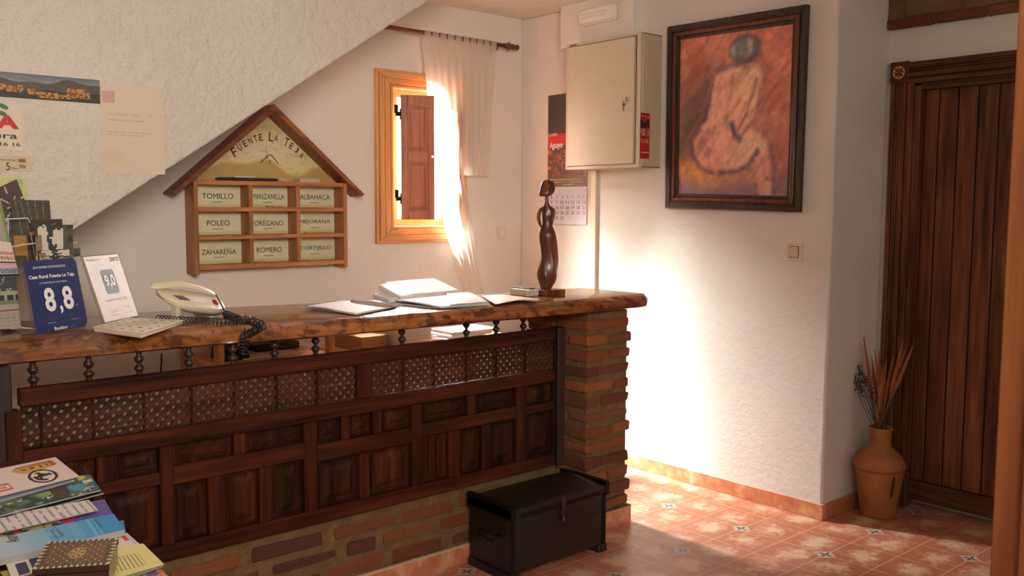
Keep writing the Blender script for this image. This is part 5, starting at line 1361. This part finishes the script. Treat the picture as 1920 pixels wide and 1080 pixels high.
def f_white(U, V):
    A = np.ones(U.shape+(3,))*C(216, 202, 204); A = mixa(A, C(120, 112, 120), ((np.sin(U*92) > .55) & (vnoise(U, V, 40, 8, 3, 1) > .25))*.65)
    return mixa(A, C(60, 52, 50), ((V < .12) & (U < .35))*.8)
def f_purple(U, V):
    A = np.ones(U.shape+(3,))*C(96, 78, 150); A = mixa(A, C(190, 50, 70), rect(U, V, .62, .70, 0, 1)); A = mixa(A, C(70, 44, 50), rect(U, V, .0, .60, 0, 1)*.9); A = mixa(A, C(190, 190, 120), ((U < .6) & (vnoise(U, V, 14, 6, 3) > .55))*.8); return mixa(A, C(200, 60, 50), rect(U, V, .25, .30, 0, 1))
def f_blue(U, V):
    A = mixa(np.ones(U.shape+(3,))*C(166, 184, 198), C(48, 142, 196), np.clip((U-.25)*1.6, 0, 1)); A = mixa(A, C(150, 200, 226), ((np.abs(U-.80) < .012) | (np.abs(U-.84) < .008))*.5); A = mixa(A, C(120, 176, 210), rect(U, V, .66, .72, .1, .9)*.5)
    return mixa(A, C(70, 110, 150), ((U > .50) & (U < .58) & (np.sin(U*300) > .2) & (vnoise(U, V, 20, 20, 3, 1) > .4))*.6)
def f_yel(U, V):
    A = np.ones(U.shape+(3,))*C(216, 206, 134); return mixa(A, C(110, 106, 66), ((U > .12) & (U < .72) & (V > .35) & (V < .86) & (np.sin((U*.9+V*.0)*80) > .6))*.75)
tl('white sheet with a gold badge and a round black stamp, furthest on the table', ((-75, 894), (104, 857), (149, 893), (-40, 940)), .838, .002, f_logos, 90, 60)
tl('grey blue booklets showing under the white sheet with the stamp', ((-70, 914), (116, 878), (140, 899), (-40, 950)), .832, .010, base(142, 156, 180), 8, 6)
tl('glossy blue and green brochure with photos, second from the far end', ((-60, 934), (168, 888), (189, 918), (-30, 974)), .828, .003, f_aqua, 120, 50)
tl('dark green brochure just under the glossy photo brochure', ((-60, 942), (176, 900), (194, 924), (-30, 984)), .820, .003, base(38, 46, 38), 8, 6)
tl('white leaflet with rows of small print in the middle', ((-60, 978), (166, 937), (184, 956), (-40, 1008)), .822, .002, f_white, 140, 30)
tl('purple and red leaflet peeping out above the light blue one', ((-60, 980), (196, 936), (214, 968), (-40, 1020)), .815, .004, f_purple, 60, 20)
tl('light blue booklet pile with upright lettering, just beyond the inlaid box', ((-60, 1020), (213, 963), (234, 993), (-40, 1058)), .826, .012, f_blue, 90, 30)
o = [x for x in bpy.data.objects if x.get('label', '').startswith('light blue')][0]
a_, b_ = P(20, 1035, 2, .826), P(40, 1000, 2, .826)
m = MB(); xa = (P(100, 985, 2, .8)-P(0, 1004, 2, .8)).normalized(); ya = Vector((-.25, 1, 0))
addtxt(m, 'Axarquía', .075, .030, Mat(P(22, 1006, 2, .8264), (0.05, 1, 0), (-1, .05, 0)), shear=.3); m.build('lettering', 'ink', o, fix=False)
m = MB(); addtxt(m, 'Costa y montaña', .06, .008, Mat(P(103, 1003, 2, .8264), (0.05, 1, 0), (-1, .05, 0))); addtxt(m, 'Senderos', .045, .008, Mat(P(112, 1000, 2, .8264), (0.05, 1, 0), (-1, .05, 0))); addtxt(m, 'Guía de playas', .06, .009, Mat(P(184, 982, 2, .8264), (0.05, 1, 0), (-1, .05, 0)))
m.build('lettering', plain('slate blue ink', s8(70, 96, 128), .6), o, fix=False)
tl('deep blue booklet edge under the light blue pile', ((60, 1010), (232, 975), (236, 1000), (60, 1040)), .812, .006, base(44, 120, 176), 8, 6)
tl('white card with a red flash under the yellow papers', ((160, 1010), (238, 999), (262, 1020), (180, 1050)), .812, .003, lambda U, V: mixa(mixa(np.ones(U.shape+(3,))*C(214, 200, 204), C(206, 50, 60), rect(U, V, .80, .90, .10, .55)), C(170, 166, 176), rect(U, V, .90, 1, .1, .9)*.6), 30, 20)
tl('top sheet of the fanned pale yellow papers right of the inlaid box', ((190, 1030), (268, 1019), (308, 1058), (215, 1085)), .818, .0012, f_yel, 70, 40, 'yellow_paper', group='fanned yellow papers')
tl('second sheet of the fanned pale yellow papers, shifted nearer', ((190, 1034), (262, 1024), (298, 1064), (212, 1090)), .8135, .0012, base(206, 198, 120), 6, 6, 'yellow_paper', group='fanned yellow papers')
tl('lowest sheet of the fanned pale yellow papers', ((190, 1040), (272, 1022), (306, 1062), (210, 1096)), .809, .0012, base(196, 188, 110), 6, 6, 'yellow_paper', group='fanned yellow papers')
tl('mauve leaflet with an orange edge at the near table corner', ((200, 1070), (290, 1055), (335, 1100), (230, 1130)), .8045, .002, lambda U, V: mixa(mixa(np.ones(U.shape+(3,))*C(124, 104, 120), C(206, 110, 60), (U > .90)*1.), C(200, 190, 196), (vnoise(U, V, 12, 12, 3) > .66)*.7), 30, 20)
tl('white card with dark blue squares, left of the inlaid box', ((10, 1054), (72, 1040), (84, 1066), (22, 1086)), .814, .003, lambda U, V: mixa(mixa(np.ones(U.shape+(3,))*C(214, 206, 196), C(44, 48, 84), rect(U, V, .25, .55, .25, .95)), C(52, 50, 92), rect(U, V, .66, .95, .15, .8)), 30, 20)
tl('olive yellow leaflet under the white card with blue squares', ((0, 1072), (60, 1058), (100, 1080), (20, 1100)), .808, .003, base(170, 160, 70), 6, 6)
# inlaid box
q = [P(88, 1016, 2, .872), P(222, 1008, 2, .872), P(205, 1058, 2, .872), P(60, 1068, 2, .872)]
def f_box(U, V):
    A = np.ones(U.shape+(3,))*C(74, 50, 34); A = mixa(A, C(96, 62, 38), rect(U, V, .10, .90, .14, .86)*1.)
    e = np.minimum(np.minimum(U, 1-U)*1.35, np.minimum(V, 1-V))
    tri = np.abs(((np.where(np.minimum(V, 1-V) < np.minimum(U, 1-U)*1.35, U*13, V*8)) % 1)-.5)
    A = mixa(A, C(196, 176, 130), ((e < .085) & (e > .0) & (tri < .34-e*3.2))*1.)
    A = mixa(A, C(44, 32, 26), ((e > .095) & (e < .115))*.8)
    d = np.hypot((U-.5)*1.7, V-.5); a = np.arctan2(V-.5, (U-.5)*1.7)
    A = mixa(A, C(176, 150, 90), (d < .20)*(d > .165)*.9); A = mixa(A, C(190, 160, 100), ((d < .15) & (np.abs(np.sin(a*3)) > .55))*.9)
    gu, gv = (U*16) % 1-.5, (V*11) % 1-.5
    A = mixa(A, C(206, 184, 140), ((np.hypot(gu, gv) < .17) & (d > .22) & (e > .13) & (((U*16).astype(int)+(V*11).astype(int)) % 2 == 0))*.95); return A
t = thing('inlaid_box', 'small dark wooden box with pale inlaid triangles and dots', 'box', (q[0]+q[2])*.5-Vector((0, 0, .06)))
card('lid', q, f_box, 120, 90, .010, 'gloss', t, side=s8(60, 40, 28))
ctr = sum(q, Vector())/4
qi = [ctr+(v-ctr)*.97 for v in q]; qb = [Vector((v.x, v.y, .828)) for v in qi]; qt = [Vector((v.x, v.y, .860)) for v in qi]
def f_side(U, V): return mixa(np.ones(U.shape+(3,))*C(66, 42, 30), C(190, 150, 100), ((np.abs((U*16) % 1-.5)*2 < V*1.3-.2) & (V < .5))*.9)
card('box_front', [qt[3], qt[2], qb[2], qb[3]], f_side, 96, 16, .004, 'gloss', t, side=s8(50, 32, 22)); card('box_side', [qt[2], qt[1], qb[1], qb[2]], lambda U, V: np.ones(U.shape+(3,))*C(120, 92, 56)*(.85+.3*vnoise(U, V, 4, 4, 1)[..., None]), 12, 8, .004, 'gloss', t, side=s8(50, 32, 22))
m = MB(); m.add(qt+qb, [(0, 1, 2, 3), (7, 6, 5, 4), (0, 4, 5, 1), (1, 5, 6, 2), (2, 6, 7, 3), (3, 7, 4, 0)]); o = m.build('carcass', 'oldwood', t); o.scale = (.97, .97, 1)

# ------------------------------------------------------------------ furniture behind the counter, glimpsed through the gap
t = thing('pine_shelf_unit', 'honey pine shelf unit against the wall behind the counter', 'shelf unit', (1.98, 4.09, 0))
for x in (1.70, 2.255):
    for y in (3.905, 4.285): MB().box((x-.018, y-.018, 0), (x+.018, y+.018, .905)).build('upright', 'pine', t, bev=.003)
for z in (.30, .725, .885): MB().box((1.69, 3.895, z), (2.265, 4.295, z+.020)).build('shelf', 'pineh', t, bev=.002)
t = thing('router', 'black router with small green lights on the pine shelf unit', 'router', (2.05, 4.12, .75))
MB().box((1.97, 4.10, .750), (2.20, 4.20, .785)).build('case', 'black', t, bev=.005, seg=2)
for i in range(5):
    MB().box((2.07+i*.012, 4.0985, .766), (2.074+i*.012, 4.1005, .769)).build('indicator', 'white', t)
tag(MB().box((1.84, 3.97, .7455), (2.14, 4.18, .750)).build('paper_sheet', 'paper'), 'white papers under the router on the pine shelf unit', 'paper')
t = thing('desk_telephone', 'black desk telephone at the left of the pine shelf', 'telephone', (1.80, 4.04, .745))
R = [[Vector((1.75+w_, 3.97, .745)), Vector((1.88-w_, 3.97, .745)), Vector((1.88-w_, 4.12, .745)), Vector((1.75+w_, 4.12, .745))] for w_ in (0,)]+[[Vector((1.755, 3.975, .775)), Vector((1.875, 3.975, .775)), Vector((1.875, 4.115, .805)), Vector((1.755, 4.115, .805))]]
MB().rings(R).build('body', 'black', t, bev=.006, seg=2)
MB().tube([(1.775, 3.965, .80), (1.775, 3.99, .815), (1.775, 4.09, .83), (1.775, 4.12, .825)], [.016, .013, .013, .016], 10).build('handset', 'black', t, smooth=True)
MB().box((1.80, 4.0, .79), (1.86, 4.08, .80)).build('keypad', 'silver', t, bev=.002)
t = thing('reception_desk', 'pale wooden desk behind the counter below the window', 'desk', (2.95, 3.85, 0))
MB().box((2.36, 3.62, .70), (3.45, 4.26, .725)).build('desk_top', 'pineh', t, bev=.003)
for x in (2.40, 3.41):
    for y in (3.66, 4.22): MB().box((x-.025, y-.025, 0), (x+.025, y+.025, .70)).build('leg', 'pine', t, bev=.003)
tag(MB().box((2.44, 3.92, .725), (2.60, 4.20, .80)).build('cardboard_box', plain('tan card', s8(170, 130, 90), .8), bev=.002), 'small tan box on the desk behind the counter', 'box')
t = thing('printer', 'white printer on the desk behind the counter', 'printer', (2.72, 4.0, .725))
MB().box((2.63, 3.86, .7255), (2.83, 4.16, .90)).build('case', 'white', t, bev=.010, seg=2)
MB().box((2.64, 3.80, .78), (2.82, 3.86, .786)).build('paper_tray', 'cream', t, bev=.001)
tag(MB().box((0, 0, 0), (.36, .26, .010), M=Matrix.Translation((2.90, 3.62, .726)) @ Matrix.Rotation(.12, 4, 'Z')).build('folder', plain('mauve grey folder', s8(176, 150, 152), .7), bev=.002), 'mauve grey folder on the desk below the right end of the counter', 'folder')
for i in range(3):
    tag(MB().box((0, 0, 0), (.30, .20, .016), M=Matrix.Translation((2.93+.01*i, 3.84, .737+i*.0185)) @ Matrix.Rotation(.2-.12*i, 4, 'Z')).build('magazine', 'paper' if i % 2 else 'pinkpaper', bev=.002), ('lowest', 'middle', 'topmost')[i]+' magazine of the stack on the desk behind the counter', 'magazine', 'magazines on the desk')
tag(MB().tube([P(303, 663, 1, 4.32), P(303, 680, 1, 4.32), P(301, 697, 1, 4.32), P(300, 730, 1, 4.32)], .0035, 6).build('wall_cable', 'cord', smooth=True), 'thin black cable hanging on the wall behind the counter', 'cable')
